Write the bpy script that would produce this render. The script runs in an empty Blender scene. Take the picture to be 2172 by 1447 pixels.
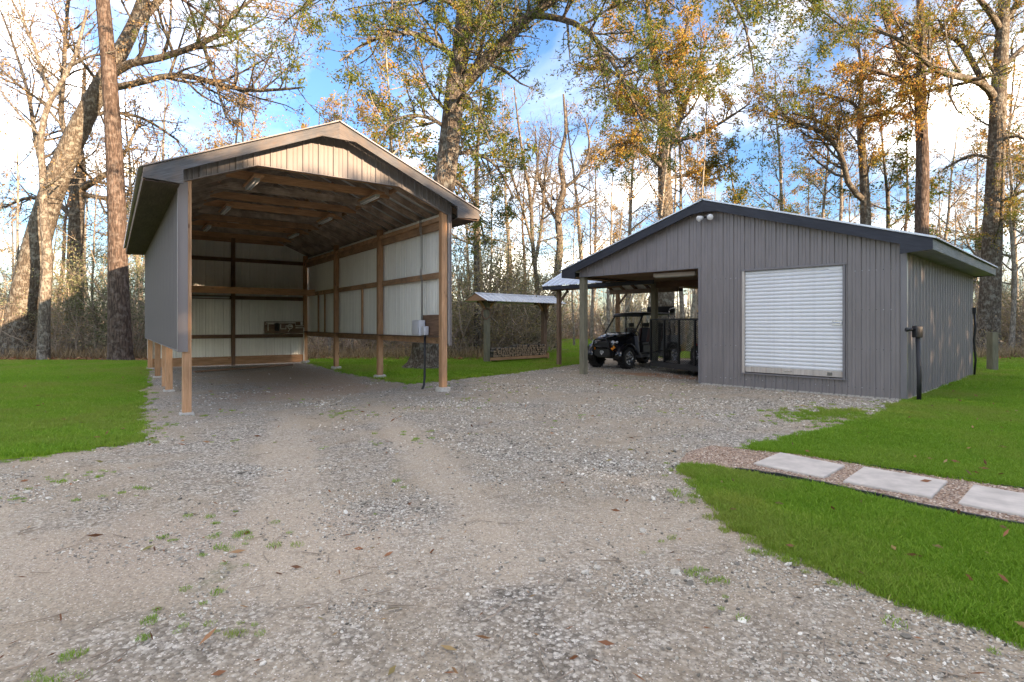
import bpy, math, random
import numpy as np
from mathutils import Vector, Matrix, geometry
R=math.radians
random.seed(7); rng=np.random.default_rng(7)
scene=bpy.context.scene
COL=scene.collection

# ------------------------------------------------------------------ camera
FPX=1206.7; CXP=1086.; HY=687.; CAMH=1.6
cd=bpy.data.cameras.new('camera'); cam=bpy.data.objects.new('camera',cd); COL.objects.link(cam)
cam.location=(0,0,CAMH); cam.rotation_euler=(R(90),0,0)
cd.sensor_width=36; cd.lens=FPX/2172*36; cd.shift_y=-(723.5-HY)/2172
cd.clip_end=2000; cd.clip_start=.05
scene.camera=cam

# ------------------------------------------------------------------ sky + sun
SUN=Vector((.74,-.672,0)).normalized(); SUN_EL=R(7.5)
w=bpy.data.worlds.new('World'); scene.world=w; w.use_nodes=True
nt=w.node_tree; N=nt.nodes; L=nt.links; N.clear()
def nn(t,**k):
    n=N.new(t)
    for a,b in k.items(): setattr(n,a,b)
    return n
out=nn('ShaderNodeOutputWorld'); bg=nn('ShaderNodeBackground')
sky=nn('ShaderNodeTexSky',sky_type='NISHITA'); sky.sun_disc=False
sky.sun_elevation=SUN_EL; sky.sun_rotation=math.atan2(SUN.x,SUN.y)
sky.air_density=1.0; sky.dust_density=1.2; sky.ozone_density=2.0
tc=nn('ShaderNodeTexCoord'); sep=nn('ShaderNodeSeparateXYZ'); L.new(tc.outputs['Generated'],sep.inputs[0])
def wm(op,a,b=None):
    n=nn('ShaderNodeMath',operation=op)
    for i,x in enumerate((a,b)):
        if x is None: continue
        if isinstance(x,(int,float)): n.inputs[i].default_value=x
        else: L.new(x,n.inputs[i])
    return n.outputs[0]
zz=wm('ADD',wm('MAXIMUM',sep.outputs[2],0.),.22)
cmb=nn('ShaderNodeCombineXYZ'); L.new(wm('DIVIDE',sep.outputs[0],zz),cmb.inputs[0]); L.new(wm('DIVIDE',sep.outputs[1],zz),cmb.inputs[1])
mp=nn('ShaderNodeMapping'); L.new(cmb.outputs[0],mp.inputs[0]); mp.inputs['Rotation'].default_value=(0,0,.6); mp.inputs['Scale'].default_value=(1.3,.75,1); mp.inputs['Location'].default_value=(31.,14.,0)
n1=nn('ShaderNodeTexNoise'); L.new(mp.outputs[0],n1.inputs['Vector']); n1.inputs['Scale'].default_value=1.4; n1.inputs['Detail'].default_value=9; n1.inputs['Roughness'].default_value=.58; n1.inputs['Distortion'].default_value=.35
cr=nn('ShaderNodeValToRGB'); L.new(n1.outputs['Fac'],cr.inputs[0])
cr.color_ramp.elements[0].position=.40; cr.color_ramp.elements[1].position=.78
for p_,v_ in ((.50,.018),(.58,.06),(.67,.30)):
    e_=cr.color_ramp.elements.new(p_); e_.color=(v_,v_,v_,1)
n2=nn('ShaderNodeTexNoise'); L.new(mp.outputs[0],n2.inputs['Vector']); n2.inputs['Scale'].default_value=4.5; n2.inputs['Detail'].default_value=8
cc=nn('ShaderNodeMix',data_type='RGBA'); L.new(n2.outputs['Fac'],cc.inputs[0])
cc.inputs[6].default_value=(12.,10.5,8.6,1); cc.inputs[7].default_value=(28.,23.8,17.5,1)
tint=nn('ShaderNodeMix',data_type='RGBA',blend_type='MULTIPLY'); tint.inputs[0].default_value=1; L.new(sky.outputs[0],tint.inputs[6]); tint.inputs[7].default_value=(.25,.30,.40,1)
mx=nn('ShaderNodeMix',data_type='RGBA'); L.new(wm('MULTIPLY',cr.outputs[0],.93),mx.inputs[0]); L.new(tint.outputs[2],mx.inputs[6]); L.new(cc.outputs[2],mx.inputs[7])
L.new(mx.outputs[2],bg.inputs[0]); bg.inputs[1].default_value=.15; L.new(bg.outputs[0],out.inputs[0])
sd=bpy.data.lights.new('sun','SUN'); sd.energy=2.0; sd.angle=R(.5); sd.color=(1,.71,.46)
so=bpy.data.objects.new('sun',sd); COL.objects.link(so)
sdir=Vector((SUN.x*math.cos(SUN_EL),SUN.y*math.cos(SUN_EL),math.sin(SUN_EL)))
so.rotation_euler=sdir.to_track_quat('Z','Y').to_euler(); so.location=(30,-12,30)
vs=scene.view_settings; vs.view_transform='Standard'; vs.look='None'; vs.exposure=3.15; vs.gamma=1; vs.use_curve_mapping=False
scene.render.engine='CYCLES'; scene.cycles.max_bounces=12; scene.cycles.diffuse_bounces=8; scene.cycles.transparent_max_bounces=12

# ------------------------------------------------------------------ helpers
def hgt(x,y):
    return -.085*math.exp(-((x+6.5)**2/18+(y-9.5)**2/18))
def at(px,py,d):
    """world point seen at pixel (px,py) at distance d in front of the camera"""
    return Vector(((px-CXP)/FPX*d,d,CAMH+(HY-py)/FPX*d))
def gp(px,py):
    d=FPX*CAMH/max(py-HY,4.); return at(px,py,d)
def link(o,parent=None):
    COL.objects.link(o)
    if parent is not None: o.parent=parent
    return o
def tag(o,label=None,cat=None,group=None,kind=None):
    if label: o['label']=label
    if cat: o['category']=cat
    if group: o['group']=group
    if kind: o['kind']=kind
    return o
def thing(name,label,cat,loc=(0,0,0),rz=0,group=None):
    o=bpy.data.objects.new(name,None); o.empty_display_size=.2; link(o); o.location=loc; o.rotation_euler=(0,0,rz)
    return tag(o,label,cat,group)
def copy_tree(o,parent=None):
    c=o.copy(); COL.objects.link(c)
    if parent is not None: c.parent=parent
    for ch in o.children: copy_tree(ch,c)
    return c

class MB:
    """collects geometry for one mesh; UV u runs along the length of bars (metres)"""
    def __init__(s): s.v=[];s.f=[];s.uv=[];s.mi=[]
    def add(s,vs,fs,uvs=None,mi=0):
        b=len(s.v); s.v.extend([tuple(x) for x in vs])
        for k,f in enumerate(fs):
            s.f.append(tuple(b+i for i in f)); s.mi.append(mi)
            s.uv.append(uvs[k] if uvs else [(vs[i][0]+vs[i][1]*.37,vs[i][2]+vs[i][1]*.61) for i in f])
        return s
    def bar(s,p0,p1,w,h,up=(0,0,1),mi=0,w1=None,h1=None):
        p0=Vector(p0);p1=Vector(p1);d=(p1-p0);ln=d.length;d.normalize();up=Vector(up)
        sd_=d.cross(up)
        if sd_.length<1e-4: sd_=d.cross(Vector((1,0,0)))
        sd_.normalize(); u=sd_.cross(d).normalized()
        w1=w if w1 is None else w1; h1=h if h1 is None else h1
        vs=[]
        for p,ww,hh in ((p0,w,h),(p1,w1,h1)):
            for a,b in ((-1,-1),(1,-1),(1,1),(-1,1)): vs.append(p+sd_*(a*ww/2)+u*(b*hh/2))
        o=random.random()*9
        fs=[(0,1,5,4),(1,2,6,5),(2,3,7,6),(3,0,4,7),(3,2,1,0),(4,5,6,7)]
        uv=[]
        for k,(a,wd) in enumerate(((0,w),(w,h),(w+h,w),(2*w+h,h))):
            uv.append([(o,a+o),(o,a+wd+o),(o+ln,a+wd+o),(o+ln,a+o)])
        uv+= [[(o+.5*random.random(),o),(o,o+.02),(o+.01,o+.02),(o+.01,o)]]*2
        return s.add(vs,fs,uv,mi)
    def box(s,c,sz,mi=0):
        c=Vector(c); x,y,z=sz
        if x>=y and x>=z: return s.bar(c-Vector((x/2,0,0)),c+Vector((x/2,0,0)),y,z,(0,0,1),mi)
        if y>=x and y>=z: return s.bar(c-Vector((0,y/2,0)),c+Vector((0,y/2,0)),x,z,(0,0,1),mi)
        return s.bar(c-Vector((0,0,z/2)),c+Vector((0,0,z/2)),x,y,(0,1,0),mi)
    def tube(s,pts,r,n=8,cap=True,mi=0,closed=False):
        pts=[Vector(p) for p in pts]; m=len(pts)
        rs=r if isinstance(r,(list,tuple)) else [r]*m
        b=len(s.v); vs=[];prev=None;acc=0;us=[]
        for i,p in enumerate(pts):
            if closed: t=pts[(i+1)%m]-pts[i-1]
            else: t=(pts[min(i+1,m-1)]-pts[max(i-1,0)])
            t.normalize()
            if prev is None:
                a=t.orthogonal().normalized()
            else:
                a=(prev-t*prev.dot(t))
                a=a.normalized() if a.length>1e-5 else t.orthogonal().normalized()
            prev=a; c=t.cross(a)
            if i: acc+=(pts[i]-pts[i-1]).length
            us.append(acc)
            for k in range(n):
                g=2*math.pi*k/n; vs.append(p+(a*math.cos(g)+c*math.sin(g))*rs[i])
        fs=[];uv=[]
        for i in range(m if closed else m-1):
            j=(i+1)%m
            for k in range(n):
                k2=(k+1)%n
                fs.append((i*n+k,i*n+k2,j*n+k2,j*n+k))
                c0=2*math.pi*rs[i]*k/n;c1=2*math.pi*rs[i]*(k+1)/n
                uv.append([(us[i],c0),(us[i],c1),(us[j],c1),(us[j],c0)])
        if cap and not closed:
            fs.append(tuple(range(n-1,-1,-1))); uv.append([(0,0)]*n)
            fs.append(tuple((m-1)*n+k for k in range(n))); uv.append([(0,0)]*n)
        return s.add(vs,fs,uv,mi)
    def prism(s,prof,axis_pts,mi=0):
        """prof: list of (a,b); axis_pts: two (origin,A,B) frames -> closed extrusion"""
        vs=[];n=len(prof)
        for (o,A,B) in axis_pts:
            for a,b in prof: vs.append(Vector(o)+Vector(A)*a+Vector(B)*b)
        fs=[]
        for i in range(len(axis_pts)-1):
            for k in range(n):
                fs.append((i*n+k,i*n+(k+1)%n,(i+1)*n+(k+1)%n,(i+1)*n+k))
        fs.append(tuple(range(n-1,-1,-1))); m=(len(axis_pts)-1)*n; fs.append(tuple(m+k for k in range(n)))
        return s.add(vs,fs,None,mi)
    def lathe(s,prof,c,axis,n=24,mi=0,cap=True):
        """prof: list of (r,h) along axis"""
        axis=Vector(axis).normalized(); a=axis.orthogonal().normalized(); b=axis.cross(a); c=Vector(c)
        vs=[];m=len(prof)
        for r,hh in prof:
            for k in range(n):
                g=2*math.pi*k/n; vs.append(c+axis*hh+(a*math.cos(g)+b*math.sin(g))*r)
        fs=[(i*n+k,i*n+(k+1)%n,(i+1)*n+(k+1)%n,(i+1)*n+k) for i in range(m-1) for k in range(n)]
        if cap and prof[0][0]>1e-4: fs.append(tuple(range(n-1,-1,-1)))
        if cap and prof[-1][0]>1e-4: fs.append(tuple((m-1)*n+k for k in range(n)))
        return s.add(vs,fs,None,mi)
    def mesh(s,name,mats,smooth=False):
        me=bpy.data.meshes.new(name); me.from_pydata(s.v,[],s.f)
        ul=me.uv_layers.new(name='UVMap'); flat=[c for f in s.uv for p in f for c in p]
        ul.data.foreach_set('uv',flat)
        for m in (mats if isinstance(mats,(list,tuple)) else [mats]): me.materials.append(m)
        me.polygons.foreach_set('material_index',s.mi)
        if smooth: me.polygons.foreach_set('use_smooth',[True]*len(me.polygons))
        me.update(); return me
    def build(s,name,mats,parent=None,smooth=False):
        return link(bpy.data.objects.new(name,s.mesh(name,mats,smooth)),parent)
def bevel(o,w=.01,seg=2):
    m=o.modifiers.new('bevel','BEVEL'); m.width=w; m.segments=seg; m.limit_method='ANGLE'; m.angle_limit=R(40)
    o.data.polygons.foreach_set('use_smooth',[True]*len(o.data.polygons)); 
    return o
def bar_obj(name,p0,p1,w,h,m,parent,up=(0,0,1)):
    return MB().bar(p0,p1,w,h,up).build(name,m,parent)
def numpy_mesh(name,v,quads,mat,attr=None,smooth=False,tris=False):
    me=bpy.data.meshes.new(name); k=3 if tris else 4
    me.vertices.add(len(v)); me.vertices.foreach_set('co',np.asarray(v,np.float32).ravel())
    nq=len(quads); me.loops.add(nq*k); me.loops.foreach_set('vertex_index',np.asarray(quads,np.int32).ravel())
    me.polygons.add(nq); me.polygons.foreach_set('loop_start',np.arange(0,nq*k,k,dtype=np.int32))
    if attr is not None:
        a=me.attributes.new('rnd','FLOAT','FACE'); a.data.foreach_set('value',np.asarray(attr,np.float32))
    for m in (mat if isinstance(mat,(list,tuple)) else [mat]): me.materials.append(m)
    if smooth: me.polygons.foreach_set('use_smooth',np.ones(nq,bool))
    me.update(calc_edges=True); return me

# ------------------------------------------------------------------ materials
class NB:
    def __init__(s,name):
        s.m=bpy.data.materials.new(name); s.m.use_nodes=True; s.t=s.m.node_tree; s.t.nodes.clear()
        s.out=s.t.nodes.new('ShaderNodeOutputMaterial')
    def n(s,t,**k):
        x=s.t.nodes.new(t)
        for a,b in k.items(): setattr(x,a,b)
        return x
    def l(s,a,b): s.t.links.new(a,b)
    def coord(s,kind='Object',scale=(1,1,1),loc=(0,0,0)):
        c=s.n('ShaderNodeTexCoord'); m=s.n('ShaderNodeMapping'); m.inputs['Scale'].default_value=scale; m.inputs['Location'].default_value=loc
        s.l(c.outputs[kind],m.inputs[0]); return m.outputs[0]
    def noise(s,vec,scale,detail=4,rough=.55,dist=0):
        x=s.n('ShaderNodeTexNoise'); s.l(vec,x.inputs['Vector']); x.inputs['Scale'].default_value=scale
        x.inputs['Detail'].default_value=detail; x.inputs['Roughness'].default_value=rough; x.inputs['Distortion'].default_value=dist
        return x.outputs['Fac']
    def ramp(s,fac,stops,interp='LINEAR'):
        x=s.n('ShaderNodeValToRGB'); s.l(fac,x.inputs[0]); e=x.color_ramp.elements; x.color_ramp.interpolation=interp
        while len(e)<len(stops): e.new(.5)
        for i,(p,c) in enumerate(stops):
            e[i].position=p
            e[i].color=(c,c,c,1) if isinstance(c,(int,float)) else (*c,1)
        return x.outputs[0]
    def mix(s,fac,a,b,mode='MIX'):
        x=s.n('ShaderNodeMix',data_type='RGBA',blend_type=mode)
        for i,v in ((0,fac),(6,a),(7,b)):
            if isinstance(v,(int,float)): x.inputs[i].default_value=v if i==0 else (v,v,v,1)
            elif isinstance(v,tuple): x.inputs[i].default_value=(*v,1)
            else: s.l(v,x.inputs[i])
        return x.outputs[2]
    def math(s,op,a,b=0.):
        x=s.n('ShaderNodeMath',operation=op)
        for i,v in enumerate((a,b)):
            if isinstance(v,(int,float)): x.inputs[i].default_value=v
            else: s.l(v,x.inputs[i])
        return x.outputs[0]
    def bump(s,hh,st=.3,dist=.01):
        x=s.n('ShaderNodeBump'); s.l(hh,x.inputs['Height']); x.inputs['Strength'].default_value=st; x.inputs['Distance'].default_value=dist
        return x.outputs[0]
    def bsdf(s,col,rough=.6,metal=0,normal=None,spec=.5,extra=None):
        b=s.n('ShaderNodeBsdfPrincipled')
        for k,v in (('Base Color',col),('Roughness',rough),('Metallic',metal),('Specular IOR Level',spec)):
            if isinstance(v,(int,float)): b.inputs[k].default_value=v
            elif isinstance(v,tuple): b.inputs[k].default_value=(*v,1)
            else: s.l(v,b.inputs[k])
        if normal is not None: s.l(normal,b.inputs['Normal'])
        s.l(b.outputs[0],s.out.inputs[0]); return b
    def objrnd(s): return s.n('ShaderNodeObjectInfo').outputs['Random']

def plain(name,col,rough=.5,metal=0,var=.12,scale=6,spec=.5):
    b=NB(name); v=b.coord('Object'); n=b.noise(v,scale,5,.6)
    c=b.mix(1.,col,b.ramp(n,[(.25,1-var*1.6),(.75,1+var)]),'MULTIPLY')
    b.bsdf(c,b.ramp(n,[(.3,max(rough-.08,0.02)),(.7,min(rough+.1,1))]),metal,None,spec); return b.m
def wood(name,dark,light,knots=.5,rough=.75,grime=0.,grimecol=(.1,.08,.06)):
    b=NB(name); uv=b.coord('UV',(1,1,1)); orr=b.objrnd()
    cmbn=b.n('ShaderNodeCombineXYZ'); b.l(b.math('MULTIPLY',orr,37.),cmbn.inputs[0]); b.l(b.math('MULTIPLY',orr,11.),cmbn.inputs[1])
    va=b.n('ShaderNodeVectorMath',operation='ADD'); b.l(uv,va.inputs[0]); b.l(cmbn.outputs[0],va.inputs[1])
    mp_=b.n('ShaderNodeMapping'); b.l(va.outputs[0],mp_.inputs[0]); mp_.inputs['Scale'].default_value=(1.2,22,1)
    g=b.noise(mp_.outputs[0],2.2,6,.6,.6)
    mp2=b.n('ShaderNodeMapping'); b.l(va.outputs[0],mp2.inputs[0]); mp2.inputs['Scale'].default_value=(1.,3.,1)
    g2=b.noise(mp2.outputs[0],1.3,4,.6)
    c=b.ramp(g,[(.28,dark),(.72,light)])
    c=b.mix(1.,c,b.ramp(g2,[(.25,.68),(.75,1.22)]),'MULTIPLY')
    c=b.mix(1.,c,b.ramp(orr,[(0,.78),(1,1.15)]),'MULTIPLY')
    if knots:
        vo=b.n('ShaderNodeTexVoronoi'); mk=b.n('ShaderNodeMapping'); b.l(va.outputs[0],mk.inputs[0]); mk.inputs['Scale'].default_value=(2.2,7,1); b.l(mk.outputs[0],vo.inputs['Vector']); vo.inputs['Scale'].default_value=1.
        k=b.ramp(vo.outputs['Distance'],[(.0,1),(.07,.9),(.13,0)])
        c=b.mix(b.math('MULTIPLY',k,knots),c,(.10,.045,.02))
    if grime:
        g3=b.noise(va.outputs[0],2.7,6,.65)
        c=b.mix(b.math('MULTIPLY',b.ramp(g3,[(.42,0),(.62,1)]),grime),c,grimecol)
    b.bsdf(c,rough,0,b.bump(g,.35,.004),.3); return b.m
def painted_metal(name,col,rough=.38,var=.10,metal=0.,streak=.12,spec=.5,dirt=None):
    b=NB(name); v=b.coord('Object',(7,7,.5)); n=b.noise(v,1.6,5,.6); v2=b.coord('Object'); n2=b.noise(v2,.9,4,.6)
    c=b.mix(1.,col,b.ramp(n,[(.25,1-streak),(.75,1+streak*.6)]),'MULTIPLY')
    c=b.mix(1.,c,b.ramp(n2,[(.25,1-var),(.75,1+var)]),'MULTIPLY')
    if dirt:
        c=b.mix(b.math('MULTIPLY',b.ramp(b.noise(v,3.1,6,.7),[(.5,0),(.72,1)]),.55),c,dirt)
    b.bsdf(c,b.ramp(n2,[(.3,rough-.06),(.7,rough+.14)]),metal,b.bump(n2,.05,.01),spec); return b.m
def leafmat(name,stops,trans=.35,rough=.6):
    b=NB(name); a=b.n('ShaderNodeAttribute',attribute_name='rnd'); c=b.ramp(a.outputs['Fac'],stops)
    d=b.n('ShaderNodeBsdfPrincipled'); b.l(c,d.inputs['Base Color']); d.inputs['Roughness'].default_value=rough; d.inputs['Specular IOR Level'].default_value=.25
    t=b.n('ShaderNodeBsdfTranslucent'); b.l(c,t.inputs[0]); m=b.n('ShaderNodeMixShader'); m.inputs[0].default_value=trans
    b.l(d.outputs[0],m.inputs[1]); b.l(t.outputs[0],m.inputs[2]); b.l(m.outputs[0],b.out.inputs[0]); return b.m
def barkmat(name,dark,light,vscale=(10,10,1.6),lichen=0.,lc=(.42,.43,.38)):
    b=NB(name); v=b.coord('Object',vscale); n=b.noise(v,1.5,6,.65,.5)
    vo=b.n('ShaderNodeTexVoronoi',feature='DISTANCE_TO_EDGE'); b.l(v,vo.inputs['Vector']); vo.inputs['Scale'].default_value=1.3
    cr_=b.ramp(vo.outputs['Distance'],[(0,.45),(.25,1.)])
    c=b.mix(1.,b.ramp(n,[(.25,dark),(.75,light)]),cr_,'MULTIPLY')
    if lichen:
        v2=b.coord('Object'); c=b.mix(b.math('MULTIPLY',b.ramp(b.noise(v2,5,5,.65),[(.5,0),(.62,1)]),lichen),c,lc)
    b.bsdf(c,.9,0,b.bump(b.math('ADD',n,cr_),.9,.03),.15); return b.m

M={}
M['wood_warm']=wood('wood_warm',(.33,.18,.085),(.62,.37,.21),.8)
M['wood_inner']=wood('wood_inner',(.34,.2,.11),(.62,.385,.225),.6,grime=.4,grimecol=(.09,.06,.04))
M['wood_aged']=wood('wood_aged',(.30,.235,.18),(.54,.43,.335),.4,grime=.5,grimecol=(.06,.045,.04))
M['wood_dark']=wood('wood_dark',(.11,.065,.045),(.25,.155,.10),.4)
M['wood_grey']=wood('wood_grey',(.06,.062,.066),(.155,.158,.165),.35,grime=.45,grimecol=(.16,.12,.09))
M['wood_treated']=wood('wood_treated',(.15,.14,.095),(.30,.275,.195),.2)
M['wood_brown']=wood('wood_brown',(.14,.085,.055),(.30,.2,.135),.4)
M['wood_pale']=wood('wood_pale',(.30,.20,.12),(.55,.40,.26),.9)
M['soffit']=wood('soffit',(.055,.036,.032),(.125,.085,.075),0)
M['navy']=wood('navy',(.022,.025,.034),(.05,.055,.07),0,.55)
M['navy_worn']=wood('navy_worn',(.10,.105,.11),(.3,.31,.31),0,.6,grime=.35)
M['sheet_taupe']=painted_metal('sheet_taupe',(.205,.188,.18),.6,.06,.0,.12,.25)
M['sheet_inner']=painted_metal('sheet_inner',(.86,.86,.80),.4,.08,0,.1)
M['sheet_dark']=painted_metal('sheet_dark',(.235,.214,.21),.4,.12,.05,.16)
M['galvalume']=painted_metal('galvalume',(.62,.66,.70),.33,.1,.75,.12)
M['roof_under']=painted_metal('roof_under',(.66,.67,.66),.35,.1,.2)
M['trim']=painted_metal('trim',(.22,.195,.185),.55,.05,.0,.1,.3)
M['trim_dark']=painted_metal('trim_dark',(.19,.18,.19),.33,.05,.1)
M['door_white']=painted_metal('door_white',(.80,.81,.82),.35,.05,0,.06)
M['door_frame']=painted_metal('door_frame',(.55,.50,.44),.5,.1,0,.2,dirt=(.25,.13,.07))
M['concrete']=plain('concrete',(.48,.45,.40),.85,0,.2,14)
M['paver']=plain('paver',(.56,.51,.455),.85,0,.2,4.5)
M['black']=plain('black_paint',(.012,.012,.014),.4,0,.2)
M['gloss']=plain('gloss_black',(.008,.008,.011),.12,0,.1,3,.6)
M['plastic']=plain('dark_plastic',(.022,.022,.024),.5,0,.2)
M['greyplastic']=plain('grey_plastic',(.13,.13,.14),.45,0,.15)
M['rubber']=plain('rubber',(.014,.0135,.013),.75,0,.35,18)
M['rim']=plain('rim_metal',(.5,.5,.52),.25,.9,.1)
M['rimdark']=plain('rim_dark',(.02,.02,.022),.3,.3,.1)
M['seatbrown']=plain('seat_brown',(.075,.03,.024),.5,0,.15)
M['seatblack']=plain('seat_black',(.018,.016,.017),.55,0,.2)
M['amber']=plain('amber',(.85,.28,.02),.25,0,.05)
M['red']=plain('red_plastic',(.35,.02,.015),.35,0,.05)
M['lens']=plain('lens',(.7,.7,.72),.1,0,.05)
M['silver']=plain('silver',(.62,.63,.65),.25,.85,.08)
M['greybox']=plain('grey_box',(.56,.57,.6),.45,0,.06)
M['pvc']=plain('pvc',(.78,.76,.68),.4,0,.06)
M['white']=plain('white_paint',(.78,.78,.77),.4,0,.06)
M['lampface']=plain('lampface',(.42,.45,.42),.35,0,.06)
M['copper']=plain('gunmetal',(.2,.19,.17),.4,.6,.15)
M['bark_oak']=barkmat('bark_oak',(.06,.048,.036),(.21,.175,.14),(11,11,2.0),.35)
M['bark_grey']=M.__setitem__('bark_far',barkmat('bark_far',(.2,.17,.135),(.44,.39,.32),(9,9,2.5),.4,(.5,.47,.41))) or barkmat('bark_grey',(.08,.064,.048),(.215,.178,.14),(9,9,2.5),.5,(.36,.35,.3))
M['bark_pine']=barkmat('bark_pine',(.05,.037,.03),(.19,.135,.105),(8,8,1.5),.25,(.34,.29,.25))
M['bark_pale']=barkmat('bark_pale',(.115,.094,.072),(.27,.232,.19),(7,7,3),.5,(.42,.40,.34))
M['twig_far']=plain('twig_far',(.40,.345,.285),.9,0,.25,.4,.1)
M['twig']=plain('twig',(.36,.295,.23),.9,0,.3,2,.1)
M['leaf_oak']=leafmat('leaf_oak',[(0,(.05,.085,.014)),(.45,(.12,.155,.022)),(.75,(.24,.21,.03)),(1,(.34,.19,.04))],.4)
M['leaf_gold']=leafmat('leaf_gold',[(0,(.19,.17,.03)),(.4,(.38,.27,.05)),(.75,(.5,.28,.06)),(1,(.42,.19,.06))],.4)
M['leaf_tan']=leafmat('leaf_tan',[(0,(.16,.11,.05)),(.5,(.34,.22,.1)),(1,(.45,.3,.14))],.35)
M['leaf_pine']=leafmat('leaf_pine',[(0,(.035,.06,.012)),(.6,(.075,.105,.02)),(1,(.17,.16,.03))],.2)
M['leaf_holly']=leafmat('leaf_holly',[(0,(.085,.11,.05)),(.6,(.19,.21,.105)),(1,(.36,.34,.18))],.2,.4)
M['leaf_brush']=leafmat('leaf_brush',[(0,(.17,.17,.075)),(.5,(.32,.28,.13)),(.8,(.46,.37,.16)),(1,(.5,.35,.19))],.3)
M['drygrass']=leafmat('drygrass',[(0,(.16,.11,.06)),(.5,(.3,.22,.12)),(1,(.42,.32,.19))],.2)
def grassmat(stops):
    b=NB('grass'); a=b.n('ShaderNodeAttribute',attribute_name='rnd'); t=b.n('ShaderNodeAttribute',attribute_name='tone',attribute_type='INSTANCER')
    c=b.ramp(a.outputs['Fac'],stops); c=b.mix(b.ramp(t.outputs['Fac'],[(.45,0),(.85,.55)]),c,(.30,.29,.075)); c=b.mix(1.,c,b.ramp(t.outputs['Fac'],[(.0,.82),(.5,1.08)]),'MULTIPLY')
    d=b.n('ShaderNodeBsdfPrincipled'); b.l(c,d.inputs['Base Color']); d.inputs['Roughness'].default_value=.55; d.inputs['Specular IOR Level'].default_value=.25
    tr_=b.n('ShaderNodeBsdfTranslucent'); b.l(c,tr_.inputs[0]); m=b.n('ShaderNodeMixShader'); m.inputs[0].default_value=.35
    b.l(d.outputs[0],m.inputs[1]); b.l(tr_.outputs[0],m.inputs[2]); b.l(m.outputs[0],b.out.inputs[0]); return b.m
M['grass']=grassmat([(0,(.11,.225,.012)),(.5,(.2,.36,.022)),(.85,(.31,.46,.05)),(1,(.5,.5,.15))])
M['litter']=leafmat('litter',[(0,(.13,.06,.03)),(.5,(.3,.13,.06)),(.8,(.4,.24,.12)),(1,(.2,.2,.06))],.1)
def stonemat():
    b=NB('stone'); oi=b.n('ShaderNodeObjectInfo'); v=b.coord('Object')
    a=b.n('ShaderNodeAttribute',attribute_name='tone',attribute_type='INSTANCER')
    c=b.ramp(a.outputs['Fac'],[(0,(.075,.07,.06)),(.22,(.2,.182,.15)),(.5,(.40,.368,.305)),(.82,(.66,.615,.53)),(1,(.88,.84,.75))])
    c=b.mix(1.,c,b.ramp(b.noise(v,2.2,4),[(.3,.8),(.7,1.12)]),'MULTIPLY')
    b.bsdf(c,.8,0,None,.3); return b.m
M['stone']=stonemat()
def pinkstone():
    b=NB('pink_stone'); a=b.n('ShaderNodeAttribute',attribute_name='tone',attribute_type='INSTANCER')
    c=b.ramp(a.outputs['Fac'],[(0,(.2,.125,.085)),(.4,(.40,.275,.195)),(.8,(.56,.43,.325)),(1,(.7,.62,.52))])
    b.bsdf(c,.8,0,None,.3); return b.m
M['pink_stone']=pinkstone()
def soilmat():
    b=NB('forest_soil'); v=b.coord('Object'); n=b.noise(v,2.5,8,.7); n2=b.noise(v,14,5,.7)
    c=b.ramp(n,[(.3,(.14,.1,.065)),(.6,(.3,.22,.15)),(.8,(.4,.3,.2))])
    c=b.mix(1.,c,b.ramp(n2,[(.3,.6),(.7,1.3)]),'MULTIPLY')
    b.bsdf(c,.95,0,b.bump(n2,.8,.04),.1); return b.m
M['soil']=soilmat()
TRACKS=[(-2.6,6.6,R(112),5.2,.42),(-1.1,7.0,R(110),5.0,.36),(-.2,4.1,R(15),2.4,.85),(-4.6,4.6,R(140),3.,.7)]
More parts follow.
